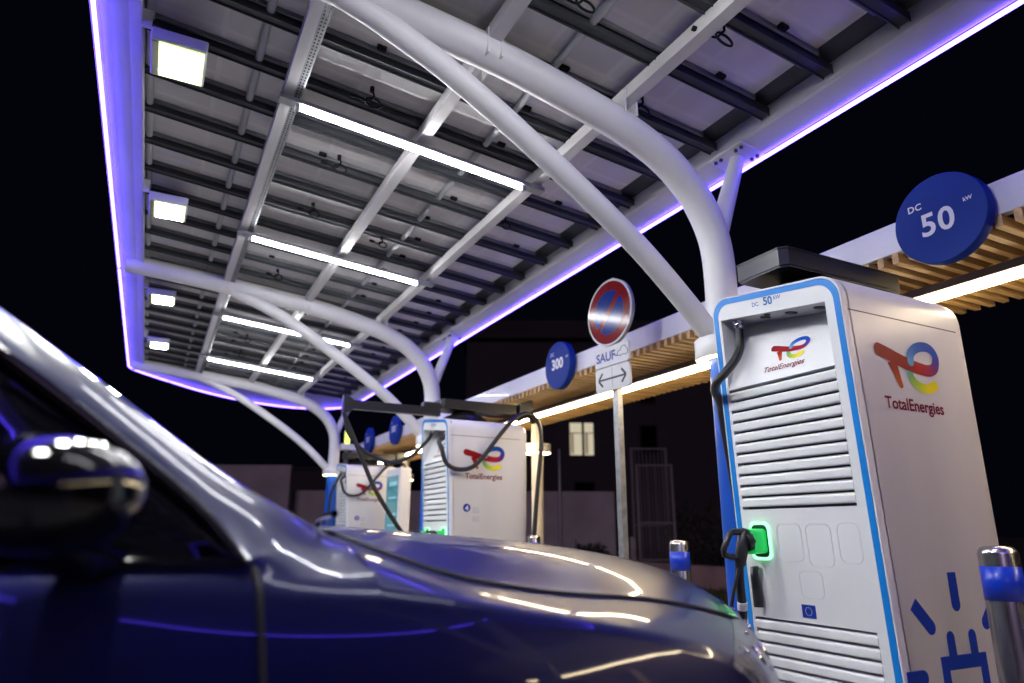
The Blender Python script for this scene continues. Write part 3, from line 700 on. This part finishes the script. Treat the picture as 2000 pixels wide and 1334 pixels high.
# ------------------------------------------------------------------ bollards
def bollard(x, y, label, h=.97):
    t = thing('bollard', (x, y, .1), label, 'bollard', 'stainless bollards with blue tape')
    r = .0475
    c = MB(); c.lathe((x, y, 0), [(r, .1), (r, h-.016), (r-.002, h-.008), (r-.008, h-.001), (r-.018, h+.003), (.012, h+.005), (.0005, h+.005)], 40); c.build('tube', STAIN, t)
    c = MB(); c.lathe((x, y, 0), [(r+.0002, h-.135), (r+.0007, h-.135), (r+.0007, h-.048), (r+.0002, h-.048)], 40); c.build('tape', BLUET, t)
bollard(2.06, 1.117, 'tall brushed steel bollard with blue band at the right edge beside the nearest charger', .968)
bollard(2.31, 2.70, 'brushed steel bollard with blue band standing between car bonnet and nearest charger', .967)
bollard(2.54, 4.56, 'small steel bollard top just above the bonnet, right of the charger marked 4', .985)

# ------------------------------------------------------------------ no parking sign
sx, sy = 2.42, 3.30; t = thing('parking_sign', (sx, sy, .1), 'no parking sign, red and blue disc above two white plates on a steel post', 'road sign')
a_ = math.radians(-4); dR = -Vector((math.sin(a_), math.cos(a_), 0)); nR = Vector((-math.cos(a_), math.sin(a_), 0)); Uz = Vector((0, 0, 1))
P0 = Vector((sx, sy, 0))
c = MB(); c.prism([(-.02, -.021), (.018, -.021), (.018, .021), (-.02, .021)], P0, -nR, dR, Uz, .1, 2.545); c.build('post', GALV, t)
def circ(r, n_=56): return [(r*math.cos(2*math.pi*k/n_), r*math.sin(2*math.pi*k/n_)) for k in range(n_)]
oc = P0+nR*.022+Uz*2.318; R0_ = .212
c = MB(); c.prism(circ(R0_), oc, dR, Uz, nR, 0, .022, True); dsk = c.build('disc', mat('disc_back', (.5, .5, .52), .35, .5), t)
c = MB(); c.prism(circ(R0_-.002), oc, dR, Uz, nR, .0221, .0235); c.build('white_rim', PLATE, t)
c = MB(); c.prism(circ(R0_-.012), oc, dR, Uz, nR, .0236, .0245); c.build('red_ring', SIGNR, t)
c = MB(); c.prism(circ(R0_*.66), oc, dR, Uz, nR, .0246, .0254); c.build('blue_field', SIGNBL, t)
c = MB(); s_ = math.sin(math.radians(45)); w_ = .018; l_ = R0_*.70
c.prism([(-l_*s_-w_*s_, -l_*s_+w_*s_), (-l_*s_+w_*s_, -l_*s_-w_*s_), (l_*s_+w_*s_, l_*s_-w_*s_), (l_*s_-w_*s_, l_*s_+w_*s_)], oc, dR, Uz, nR, .0255, .0262)
for_v = c; for_v.v = [tuple(Vector(v)) for v in for_v.v]
c.build('slash', SIGNR, t)
def plate(z0, z1):
    c = MB(); c.prism(rrect(-.158, .158, z0, z1, .022, 5), P0, dR, Uz, nR, .022, .038); c.build('plate', PLATE, t)
plate(1.985, 2.108); plate(1.832, 1.978)
text('SAUF', t, mat('ink_blue', (.012, .012, .22), .35), P0+nR*.0382+dR*(-.145)+Uz*2.018, dR, Uz, nR, .080, 'LEFT', bold=.0024, space=.98)
c = MB(); car_ = [(.055, 2.03), (.060, 2.055), (.082, 2.060), (.100, 2.082), (.125, 2.082), (.142, 2.060), (.150, 2.052), (.150, 2.03), (.138, 2.03), (.130, 2.022), (.120, 2.03), (.092, 2.03), (.084, 2.022), (.074, 2.03)]
c.tube([P0+nR*.0385+dR*x+Uz*z for x, z in car_], .0022, 6, closed=True); c.tube([P0+nR*.0385+dR*x+Uz*z for x, z in [(.055, 2.035), (.038, 2.035), (.030, 2.045)]], .003, 6)
c.build('car_symbol', INK, t)
c = MB(); oz = 1.905
c.prism([(-.115, oz-.006), (.115, oz-.006), (.115, oz+.006), (-.115, oz+.006)], P0, dR, Uz, nR, .0383, .0393)
for s in (-1, 1):
    for q in (-1, 1):
        a1 = Vector((s*.128, oz)); a2 = Vector((s*.088, oz+q*.042)); d_ = (a2-a1).normalized(); p_ = Vector((-d_.y, d_.x))*.0075
        c.prism([(a1.x-p_.x, a1.y-p_.y), (a2.x-p_.x, a2.y-p_.y), (a2.x+p_.x, a2.y+p_.y), (a1.x+p_.x, a1.y+p_.y)], P0, dR, Uz, nR, .0394, .0400)
c.prism([(-.0012, oz-.055), (.0012, oz-.055), (.0012, oz+.065), (-.0012, oz+.065)], P0, dR, Uz, nR, .0376, .0386)
c.build('arrow', INK, t)

# ------------------------------------------------------------------ the car
YC = 1.75
car = thing('parked_car', (-.5, YC, 0), 'dark blue car parked nose in to the nearest charger, filling the lower left', 'car')
XN = 1.43; LX = XN-.27
ZC_ = [(.0, 1.03), (.27, 1.022), (.45, 1.014), (.62, 1.002), (.78, .991), (.92, .978), (1.05, .962), (1.15, .945), (1.25, .918), (1.33, .880), (1.39, .828), (1.43, .750), (1.47, .66)]
ZK_ = [(-3.0, .95), (-1.0, .945), (.0, .940), (.18, .931), (.43, .915), (.6, .897), (.8, .877), (1.0, .853), (1.15, .832), (1.25, .812), (1.33, .785), (1.43, .72), (1.47, .67)]
ZS_ = [(.2, .995), (.27, .978), (.33, .960), (.40, .943), (.50, .925), (.62, .911), (.78, .893), (.95, .886), (1.1, .871), (1.22, .852), (1.31, .826), (1.38, .785), (1.43, .73), (1.47, .66)]
def blur(tab, h):
    return lambda x: sum(w_*smt(tab, x+h*k) for k, w_ in ((-3, .06), (-2, .12), (-1, .2), (0, .24), (1, .2), (2, .12), (3, .06)))
ZC, ZK, ZS = blur(ZC_, .022), blur(ZK_, .03), blur(ZS_, .025)
HWC = .888
def Xf(q): return XN-.51*abs(q)**2.2
def top(tau, q):                                       # q = lateral 0..1
    Xe = .27+LX*tau; X = .27+(Xf(q)-.27)*tau; wv = q*HWC; qs = .70/HWC
    zc, zk, zs = ZC(Xe), ZK(Xe), ZS(Xe)
    if q > qs: f = (q-qs)/(1-qs); z = zs+(zk-zs)*(f*.55+.45*f*f)+.006*math.sin(math.pi*f)
    else: f = q/qs; z = zs+(zc-zs)*(1-f**2.6)
    return X, wv, z
QS = [1, .97, .93, .88, .83, .70/HWC, .74, .68, .6, .5, .4, .3, .2, .1, 0]
NT = 44; TS = [1-(1-i/NT)**1.25 for i in range(NT+1)]
TAGS = ['body', 'bonnet', 'door', 'side_window', 'windscreen', 'door', 'side_window']
CM = MB(); CT = []
def addf(tag_, f): CM.add(f, [[0, 1, 2, 3]], True); CT.append(tag_)
XS = [.27, .235, .2, .165, .14, .1235, .107, .08, .05, .02, -.02, -.06, -.12, -.184, -.24, -.3, -.38, -.47, -.6, -.8, -1.0, -1.3, -1.6, -1.9, -2.15, -2.35]
belt = [(-2.35, .84, .985), (-1, .862, .968), (0, .862, .967), (.107, .862, .967), (.14, .845, .965), (.2, .805, .962), (.27, .765, .962)]
inner = [(-2.35, .76, 1.06), (-2.15, .69, 1.25), (-1.9, .64, 1.37), (-1.6, .615, 1.44), (-1.2, .60, 1.475), (-.8, .60, 1.465), (-.47, .64, 1.385), (-.3, .69, 1.295), (-.184, .745, 1.208), (-.06, .79, 1.116), (.05, .832, 1.027), (.107, .8615, .9675), (.14, .80, .985), (.2, .74, .992), (.27, .66, .990)]
outer = [(-2.35, .70, 1.10), (-2.15, .62, 1.31), (-1.9, .57, 1.44), (-1.6, .55, 1.51), (-1.2, .53, 1.545), (-.8, .53, 1.535), (-.47, .57, 1.468), (-.3, .62, 1.362), (-.21, .66, 1.292), (-.075, .715, 1.185), (.08, .765, 1.070), (.15, .72, 1.042), (.2, .67, 1.028), (.27, .52, 1.014)]
def I2(tab, x): return (smt([(a, b) for a, b, c_ in tab], x), smt([(a, c_) for a, b, c_ in tab], x))
def cz(x):
    return smt([(-2.6, 1.0), (-2.35, 1.14), (-2.15, 1.36), (-1.9, 1.49), (-1.6, 1.56), (-1.2, 1.595), (-.8, 1.585), (-.47, 1.51), (-.3, 1.40), (-.075, 1.255), (.08, 1.145), (.2, 1.062), (.27, 1.022), (.3, 1.02)], x)
PR = [(0, 0), (.003, -.006), (.007, -.016), (.014, -.038), (.024, -.070), (.034, -.105), (.042, -.145), (.047, -.19), (.049, -.25), (.044, -.33), (.032, -.43), (.015, -.55), (-.01, -.66), (-.06, -.72)]
for side in (1, -1):
    pt = lambda x, wv, z: (x, YC-side*wv, z)
    dt, gt = (2, 3) if side == 1 else (5, 6)
    G = [[pt(*top(tu, q)) for tu in TS] for q in QS]
    for i in range(len(QS)-1):
        for k in range(NT):
            hood = QS[i] <= .70/HWC+1e-6 and TS[k+1] < .955
            if hood:
                X, wv, z = top((TS[k]+TS[k+1])/2, (QS[i]+QS[i+1])/2)
                hood = wv < lerpt([(.27, .50), (.33, .60), (.42, .67), (.5, .70)], X)+.012
            addf(1 if hood else 0, [G[i][k], G[i][k+1], G[i+1][k+1], G[i+1][k]])
    xs_ = [-2.62, -2.5]+XS[::-1][:-1]
    B = [(x, HWC, ZK(x)) for x in xs_]
    for tu in TS: B.append(top(tu, 1))
    for q in QS[1:]: B.append(top(1, q))
    fin = []
    for i, (x, wv, z) in enumerate(B):
        a = B[max(i-1, 0)]; b = B[min(i+1, len(B)-1)]; dx, dy = b[0]-a[0], b[1]-a[1]; l = math.hypot(dx, dy) or 1
        n_ = (-dy/l, dx/l) if x > .3 else (0, 1)
        if i == len(B)-1: n_ = (1, 0)
        fin.append((x, wv, z, n_))
    W = [[pt(x+n_[0]*o_, wv+n_[1]*o_, z+dz*((z-.2)/.735)) for o_, dz in PR] for x, wv, z, n_ in fin]
    for i in range(len(W)-1):
        xm = (fin[i][0]+fin[i+1][0])/2; dr = -1.0 < xm < .1235
        for k in range(len(PR)-1):
            addf(dt if dr and k < len(PR)-3 else 0, [W[i][k], W[i][k+1], W[i+1][k+1], W[i+1][k]])
    rows = []
    for x in XS:
        k0 = (HWC, ZK(x)); b0 = I2(belt, x); i0 = I2(inner, x); o0 = I2(outer, x)
        m1 = ((k0[0]*.65+b0[0]*.35), k0[1]*.6+b0[1]*.4+.004)
        mo = ((i0[0]+o0[0])/2+.008, (i0[1]+o0[1])/2+.006)
        mg = [(b0[0]+(i0[0]-b0[0])*f+.018*math.sin(math.pi*f), b0[1]+(i0[1]-b0[1])*f) for f in (.33, .66)]
        if x > .269:                                    # meet the front deck exactly
            qq = [1, .97, .88, .83, .74, .68, .6, .0]
            row = [top(0, q)[1:] for q in (1, .93, .83, .83-.03, .74, .68, .64, .6)]
        else: row = [k0, m1, b0, *mg, i0, mo, o0]
        rows.append([pt(x, a, b) for a, b in row])
    for i in range(len(XS)-1):
        for k in range(7):
            xm = (XS[i]+XS[i+1])/2; glass = -2.2 < xm < .107 and 2 <= k <= 4
            dr = -1 < xm < .1235 and k < 2
            addf(gt if glass else dt if dr else 0, [rows[i][k], rows[i][k+1], rows[i+1][k+1], rows[i+1][k]])
    R_ = []
    for x in XS:
        o0 = I2(outer, x) if x < .269 else top(0, .6)[1:]; r_ = []
        for f in (0, .08, .2, .35, .5, .65, .8, 1):
            wv = o0[0]*(1-f); z = o0[1]+(cz(x)-o0[1])*(1-(1-f)**2.3)
            if x > .269: z = top(0, .6*(1-f))[2]
            r_.append(pt(x, wv, z))
        R_.append(r_)
    for i in range(len(XS)-1):
        for k in range(7):
            xm = (XS[i]+XS[i+1])/2
            addf(4 if (-.44 < xm < .25 and k >= 1) else 0, [R_[i][k], R_[i][k+1], R_[i+1][k+1], R_[i+1][k]])
import bmesh
me0 = D.meshes.new('tmp'); me0.from_pydata(CM.v, [], CM.f); me0.update()
bm = bmesh.new(); bm.from_mesh(me0); bm.faces.ensure_lookup_table()
for f, tg in zip(bm.faces, CT): f.material_index = tg
bmesh.ops.remove_doubles(bm, verts=bm.verts, dist=.0006); bmesh.ops.recalc_face_normals(bm, faces=bm.faces)
for it in range(9):
    mv = {}
    for v in bm.verts:
        if v.is_boundary or not v.link_edges: continue
        if abs(abs(v.co.y-YC)-HWC) < .0016 and v.co.x < 1.0 and v.co.z > .8: continue
        if len({f.material_index for f in v.link_faces}) > 1 and any(f.material_index in (3, 6) for f in v.link_faces): continue
        s_ = Vector((0, 0, 0))
        for e in v.link_edges: s_ += e.other_vert(v).co
        mv[v] = v.co.lerp(s_/len(v.link_edges), .35)
    for v, p in mv.items(): v.co = p
if sum(f.normal.z for f in bm.faces) < 0: bmesh.ops.reverse_faces(bm, faces=bm.faces)
bm.normal_update(); bm.verts.ensure_lookup_table(); bm.verts.index_update()
NRM = [v.normal.copy() for v in bm.verts]; CO = [v.co.copy() for v in bm.verts]
CF = [(f.material_index, [v.index for v in f.verts]) for f in bm.faces]; bm.free()
from mathutils.bvhtree import BVHTree
BVH = BVHTree.FromPolygons(CO, [f for _, f in CF])
def onto(pts, lift=.0008):
    out = []
    for p in pts:
        h = BVH.find_nearest(Vector(p)); out.append(h[0]+(h[1] if h[1].dot(Vector(p)-Vector((p[0]-.0, YC, .4))) > 0 else -h[1])*lift)
    return out
carpart = {}
for tg, nm in enumerate(TAGS):
    fs = [f for t_, f in CF if t_ == tg]; ids = sorted({i for f in fs for i in f}); mp_ = {a: b for b, a in enumerate(ids)}
    me = D.meshes.new(nm); me.from_pydata([CO[i]-Vector(car.location) for i in ids], [], [[mp_[i] for i in f] for f in fs]); me.update()
    me.polygons.foreach_set('use_smooth', [True]*len(me.polygons)); me.normals_split_custom_set_from_vertices([NRM[i] for i in ids])
    carpart[tg] = link_mesh(nm, me, CARGL if 'wind' in nm else PAINT, car)
# tail closing surface
tl = MB(); tl.box((-2.62, YC-.86, .26), (-2.40, YC+.86, 1.0), .05); tl.build('tailgate', PAINT, car)
for s in (1, -1):
    dr = carpart[2 if s == 1 else 5]
    h = MB(); h.tube(spline([(-.86, YC-s*.915, .86), (-.84, YC-s*.945, .862), (-.72, YC-s*.95, .864), (-.62, YC-s*.945, .862), (-.60, YC-s*.915, .86)], 4), .012, 10); h.build('handle', PAINT, dr)
    g = MB()
    yk = YC-s*(HWC+.010)
    zk_ = ZK(.125); g.tube(onto(spline([(.118, YC-s*(HWC-.022), zk_+.026), (.1235, YC-s*(HWC-.005), zk_+.004)]+[(.1235+.014*min(1, -dz/.15), YC-s*(HWC+o_-.001), zk_+dz*(zk_-.2)/.735) for o_, dz in PR[2:11]]+[(.115, YC-s*(HWC+.01), .37), (.10, YC-s*(HWC-.02), .27)], 3)), .0046, 8)
    lim = [(.272, .50), (.33, .60), (.42, .67), (.5, .70), (.65, .70), (.8, .70), (.95, .69), (1.05, .66), (1.13, .61)]
    pts = []
    for X, wv in lim:
        q = wv/HWC; tau = min((X-.27)/(Xf(q)-.27), .955); x_, w2, z_ = top(tau, q); pts.append((x_, YC-s*w2, z_-.0005))
    for q in (.55, .4, .2, 0): x_, w2, z_ = top(.955, q); pts.append((x_, YC-s*w2, z_-.0005))
    g.tube(onto(spline(pts, 5)), .0050, 8)
    g.build('shut_line', DARKGAP, car)
    # black window surround
    inr = [(.107, .868, .964), (.05, .838, 1.030), (-.06, .797, 1.119), (-.184, .752, 1.211), (-.3, .697, 1.298), (-.47, .647, 1.388), (-.8, .607, 1.468), (-1.2, .607, 1.478), (-1.6, .622, 1.443), (-1.9, .647, 1.373)]
    g = MB(); g.tube(spline([(x, YC-s*a, z) for x, a, z in inr], 5), .0075, 8); g.tube([(x, YC-s*.866, .966) for x in (.107, 0, -.5, -1, -1.9)], .007, 8); g.build('window_trim', CARBK, car)
    # mirror
    g = MB(); rows = []
    for i in range(15):
        th = math.pi*i/14; row = []
        for k in range(24):
            ph = 2*math.pi*k/24; x = math.cos(ph)*math.sin(th); y = math.cos(th); z = math.sin(ph)*math.sin(th)
            x = (abs(x)**.8)*(1 if x > 0 else -1); z = (abs(z)**.85)*(1 if z > 0 else -1)
            if x < 0: x *= .55
            row.append((-.083+x*.080+y*.01, YC-s*(1.035-y*.105), 1.030+z*.050))
        rows.append(row)
    g.grid(rows, True, True); mr = g.build('mirror', CARBK, car)
    g = MB(); g.tube([(-.04, YC-s*.86, .975), (-.07, YC-s*.93, .985), (-.1, YC-s*1.0, 1.0)], [.03, .028, .03], 10); g.build('mirror_stalk', CARBK, mr)
    g = MB(); g.prism([(.082*math.cos(k*math.pi/12), .038*math.sin(k*math.pi/12)) for k in range(24)], (-.1405, YC-s*1.035, 1.030), (0, 1, 0), (0, 0, 1), (-1, 0, 0), 0, .004); g.build('mirror_glass', CHROME, mr)
    # headlamp
    g = MB(); rows = []
    for i in range(13):
        q_ = 1.0-i*.038; r_ = []
        for j in range(9):
            e_ = 4*(j/8)*(1-j/8); tq = .862+.03*(1-abs(i-6)/6)*0+(.135)*j/8; tq = min(.9985, tq+.02*(i/12))
            x_, w2, z_ = top(tq, q_); h = BVH.find_nearest(Vector((x_, YC-s*w2, z_))); nn = h[1] if h[1].z > 0 else -h[1]
            r_.append(h[0]+nn*(.001+.006*e_*min(1, 4*(i/12)*(1-i/12)*2)))
        rows.append(r_)
    g.grid(rows); hl = g.build('headlamp', LENS, car)
    for i_, j_, rr in ((3, 4, .020), (6, 5, .020), (9, 4, .016), (2, 2, .006), (5, 2, .005), (8, 6, .006), (10, 2, .005), (4, 6, .005), (7, 3, .006)):
        p = Vector(rows[i_][j_]); nn = (Vector(rows[i_][j_+1])-p).cross(Vector(rows[i_+1][j_])-p).normalized(); nn = nn if nn.z > 0 else -nn
        g = MB(); ax = nn.orthogonal().normalized(); ay = nn.cross(ax)
        g.grid([[p+nn*h_+(ax*math.cos(2*math.pi*k/14)+ay*math.sin(2*math.pi*k/14))*(rr*f_) for k in range(14)] for f_, h_ in ((1, -.002), (.9, .0012), (.5, .0022), (.01, .0024))], True, True)
        g.build('projector', CHROME, hl)
    for wx in (.62, -1.95):
        g = MB(); cy = YC-s*.815; prof = [(0.0005, .125), (.20, .12), (.215, .115), (.225, .125), (.30, .125), (.33, .105), (.34, .06), (.34, -.06), (.30, -.08)]
        rows = [[(wx+r*math.cos(2*math.pi*k/32), cy-s*d, .345+r*math.sin(2*math.pi*k/32)) for k in range(32)] for r, d in prof]
        gr_ = MB(); gr_.grid(rows[3:], True, True); wh = gr_.build('wheel', TYRE, car)
        gr_ = MB(); gr_.grid(rows[:3], True, True)
        for k in range(10):
            an = 2*math.pi*k/10; gr_.tube([(wx+.03*math.cos(an), cy-s*.128, .345+.03*math.sin(an)), (wx+.205*math.cos(an), cy-s*.124, .345+.205*math.sin(an))], .012, 6)
        gr_.build('rim', GALV, wh)
# grille and number plate (blank)
g = MB()
for i in range(7): g.box((1.33, YC-.38, .36+i*.035), (1.415, YC+.38, .372+i*.035))
g.build('grille', CARBK, car)
g = MB()
for s_ in (-1, 1): g.tube(spline([(.34, YC+s_*.25+.1, 1.016), (.30, YC+s_*.25-.1, 1.026), (.27, YC+s_*.25-.35, 1.030)], 5), .006, 6)
g.build('wiper', CARBK, car)
g = MB(); g.box((-2.4, YC-.8, .25), (.9, YC+.8, .35)); g.build('underbody', DARKGAP, car)

# ------------------------------------------------------------------ background
Fh = Vector((math.sin(YAW), math.cos(YAW), 0)); Rh = Vector((math.cos(YAW), -math.sin(YAW), 0))
def bgp(dep, lat, z=0): return Fh*dep+Rh*lat+Vector((0, 0, z))
def bgbox(dep, lat0, lat1, z0, z1, th=.3):
    c = MB(); p = [bgp(dep, lat0), bgp(dep, lat1), bgp(dep+th, lat1), bgp(dep+th, lat0)]
    vs = [q+Vector((0, 0, z0)) for q in p]+[q+Vector((0, 0, z1)) for q in p]
    return c.add(vs, [[0, 3, 2, 1], [4, 5, 6, 7], [0, 1, 5, 4], [1, 2, 6, 5], [2, 3, 7, 6], [3, 0, 4, 7]])
def one(c, name, m_, label, cat, group=None, kind=None): return tag(c.build(name, m_), label, cat, group, kind)
c = MB(); c.box((9.5, 5, 0), (9.75, 24, .42), .02); one(c, 'low_wall', PINKC, 'low pinkish rendered wall beyond the grass, left of the nearest charger', 'low wall')
one(bgbox(30, -9.4, 4.4, 0, 2.75, .3), 'boundary_wall', RENDER, 'long pale rendered boundary wall behind the far chargers', 'wall')
one(bgbox(29.2, -19, -9.3, 0, 3.75, .3), 'boundary_wall', RENDER, 'taller stepped section of pale wall seen above the car windscreen base', 'wall')
b = thing('house', bgp(44, 3.4), 'dark house with one lit double window beyond the boundary wall', 'house')
bgbox(44, -3, 14, 0, 13.5, 8).build('wall', DARKW, b)
c = MB(); zA = 13.5
p = [bgp(43.6, -3.4, zA), bgp(43.6, 14.4, zA), bgp(52.4, 14.4, zA), bgp(52.4, -3.4, zA), bgp(48, -3.4, zA+2.6), bgp(48, 14.4, zA+2.6)]
c.add(p, [[0, 1, 5, 4], [2, 3, 4, 5], [0, 4, 3], [1, 2, 5], [0, 3, 2, 1]]); c.build('roof', DARKW, b)
for l0, l1 in ((3.74, 4.50), (4.66, 5.24)):
    f = bgbox(43.9, l0-.06, l1+.06, 5.75, 7.95, .08).build('window', DARKGAP, b); bgbox(43.86, l0, l1, 5.82, 7.88, .03).build('pane', WINE, f); bgbox(43.82, l0, l1, 7.20, 7.25, .03).build('mullion', DARKGAP, f); bgbox(43.84, l0+.04, l0+.24, 5.9, 7.19, .015).build('curtain', mat('curtain', (.5, .42, .3), .9, emit=(1, .8, .5), estr=.16), f)
for l0, l1, z0, z1 in ((8.2, 9.4, 5.9, 7.8), (8.2, 9.4, 9.2, 10.9), (3.8, 5.2, 9.2, 10.9), (3.9, 5.3, 2.0, 4.2)):
    f = bgbox(43.9, l0, l1, z0, z1, .08).build('window', DARKGAP, b); bgbox(43.87, l0+.1, l1-.1, z0+.1, z1-.1, .02).build('pane', CARGL, f)
b = thing('house', bgp(60, -22), 'low dark building on the left beyond the taller wall section', 'house')
bgbox(60, -34, -9, 0, 6.2, 8).build('wall', DARKW, b); bgbox(59.9, -34.2, -8.8, 6.2, 6.5, 8.2).build('roof', DARKGAP, b)
BARS = mat('gate_steel', (.22, .20, .20), .6, .3)
def gate(dep, l0, l1, z0, z1, label, nb):
    g = thing('gate', bgp(dep, (l0+l1)/2), label, 'gate', 'tall barred metal gates')
    for l in (l0, l1): bgbox(dep, l-.035, l+.035, 0, z1, .07).build('post', BARS, g)
    for z in (z0, z0+.9, z1-.05): bgbox(dep+.01, l0+.036, l1-.036, z, z+.045, .05).build('crossbar', BARS, g)
    c = MB()
    for i in range(nb):
        l = l0+.1+(l1-l0-.2)*i/(nb-1); p = bgp(dep+.03, l); c.tube([p+Vector((0, 0, z0+.046)), p+Vector((0, 0, z1-.051))], .012, 5)
    c.build('bars', BARS, g)
gate(19, 3.3, 4.25, .3, 3.3, 'rear taller barred metal gate left of the sign post shadow', 8); gate(18, 3.25, 4.15, .35, 2.75, 'front lower barred metal gate right of the parking sign post', 11)
def post(dep, lat, h, r, m_, name, label, cat, group=None, z=0):
    p = bgp(dep, lat); c = MB(); c.tube([(p.x, p.y, z), (p.x, p.y, h-r*.5), (p.x, p.y, h)], [r, r, r*.6], 12); one(c, name, m_, label, cat, group)
post(24, 1.66, 3.85, .06, GALV, 'pole', 'slim grey pole rising above the pale wall', 'pole')
post(15, 1.33, .90, .05, CONC, 'marker_post', 'short pale post just above the bonnet, left of the parking sign post', 'post', 'short pale posts')
post(15, 2.56, .94, .07, CONC, 'marker_post', 'short pale post right behind the parking sign post', 'post', 'short pale posts')
t = thing('beacon_post', bgp(16, -3.84), 'slim white post with lime glowing lamp, between the far column and the swing arm', 'lamp post')
p = bgp(16, -3.84); c = MB(); c.tube([(p.x, p.y, 0), (p.x, p.y, 2.95)], .05, 12); c.build('post', CREAM, t)
c = MB(); c.tube([(p.x, p.y, 2.95), (p.x, p.y, 3.32), (p.x, p.y, 3.42)], [.06, .06, .02], 12); c.build('lamp', LIMEE, t)
# dark bushes and a parked car shape behind the low wall
LEAFM = mat('bush_leaf', (.03, .04, .02), .7, vary=.4)
def bush(dep, lat, r, h, label):
    ctr = bgp(dep, lat); b = thing('bush', ctr, label, 'bush', 'dark bushes beyond the low wall'); c = MB()
    for i in range(1500):
        a = random.uniform(0, 6.28); e = random.uniform(0, 1); rr = random.uniform(.55, 1)
        P = ctr+Vector((math.cos(a)*r*rr*math.sqrt(1-e*e*.8), math.sin(a)*r*rr*math.sqrt(1-e*e*.8), h*e*rr+.05)); s_ = .07
        v = [P+Vector((random.uniform(-s_, s_), random.uniform(-s_, s_), random.uniform(-s_, s_))) for _ in range(3)]; c.add(v, [[0, 1, 2]])
    c.build('crown', LEAFM, b); c = MB()
    for k in range(4): a = k*1.6; c.tube([ctr, ctr+Vector((math.cos(a)*r*.4, math.sin(a)*r*.4, h*.7))], [.03, .008], 6)
    c.build('stem', mat('bark', (.06, .045, .03), .9), b)
bush(19, 4.9, 1.0, 2.0, 'dark bush just left of the blue post of the nearest charger'); bush(22, 2.4, .7, .7, 'low dark bush in front of the pale wall end')
c = MB(); c.box((7.9, 3.2, 0), (8.6, 3.8, 1.28), .03); 
t = thing('utility_cabinet', (11.5, 4.9, 0), 'grey utility cabinet at the far right edge behind the nearest charger', 'cabinet')
c = MB(); c.box((11.1, 4.5, 0), (11.9, 5.3, 1.35), .03); c.build('housing', CONC, t); c = MB(); c.box((11.05, 4.45, 1.35), (11.95, 5.35, 1.40), .01); c.build('lid', GALV, t)
print('objects', len(D.objects))
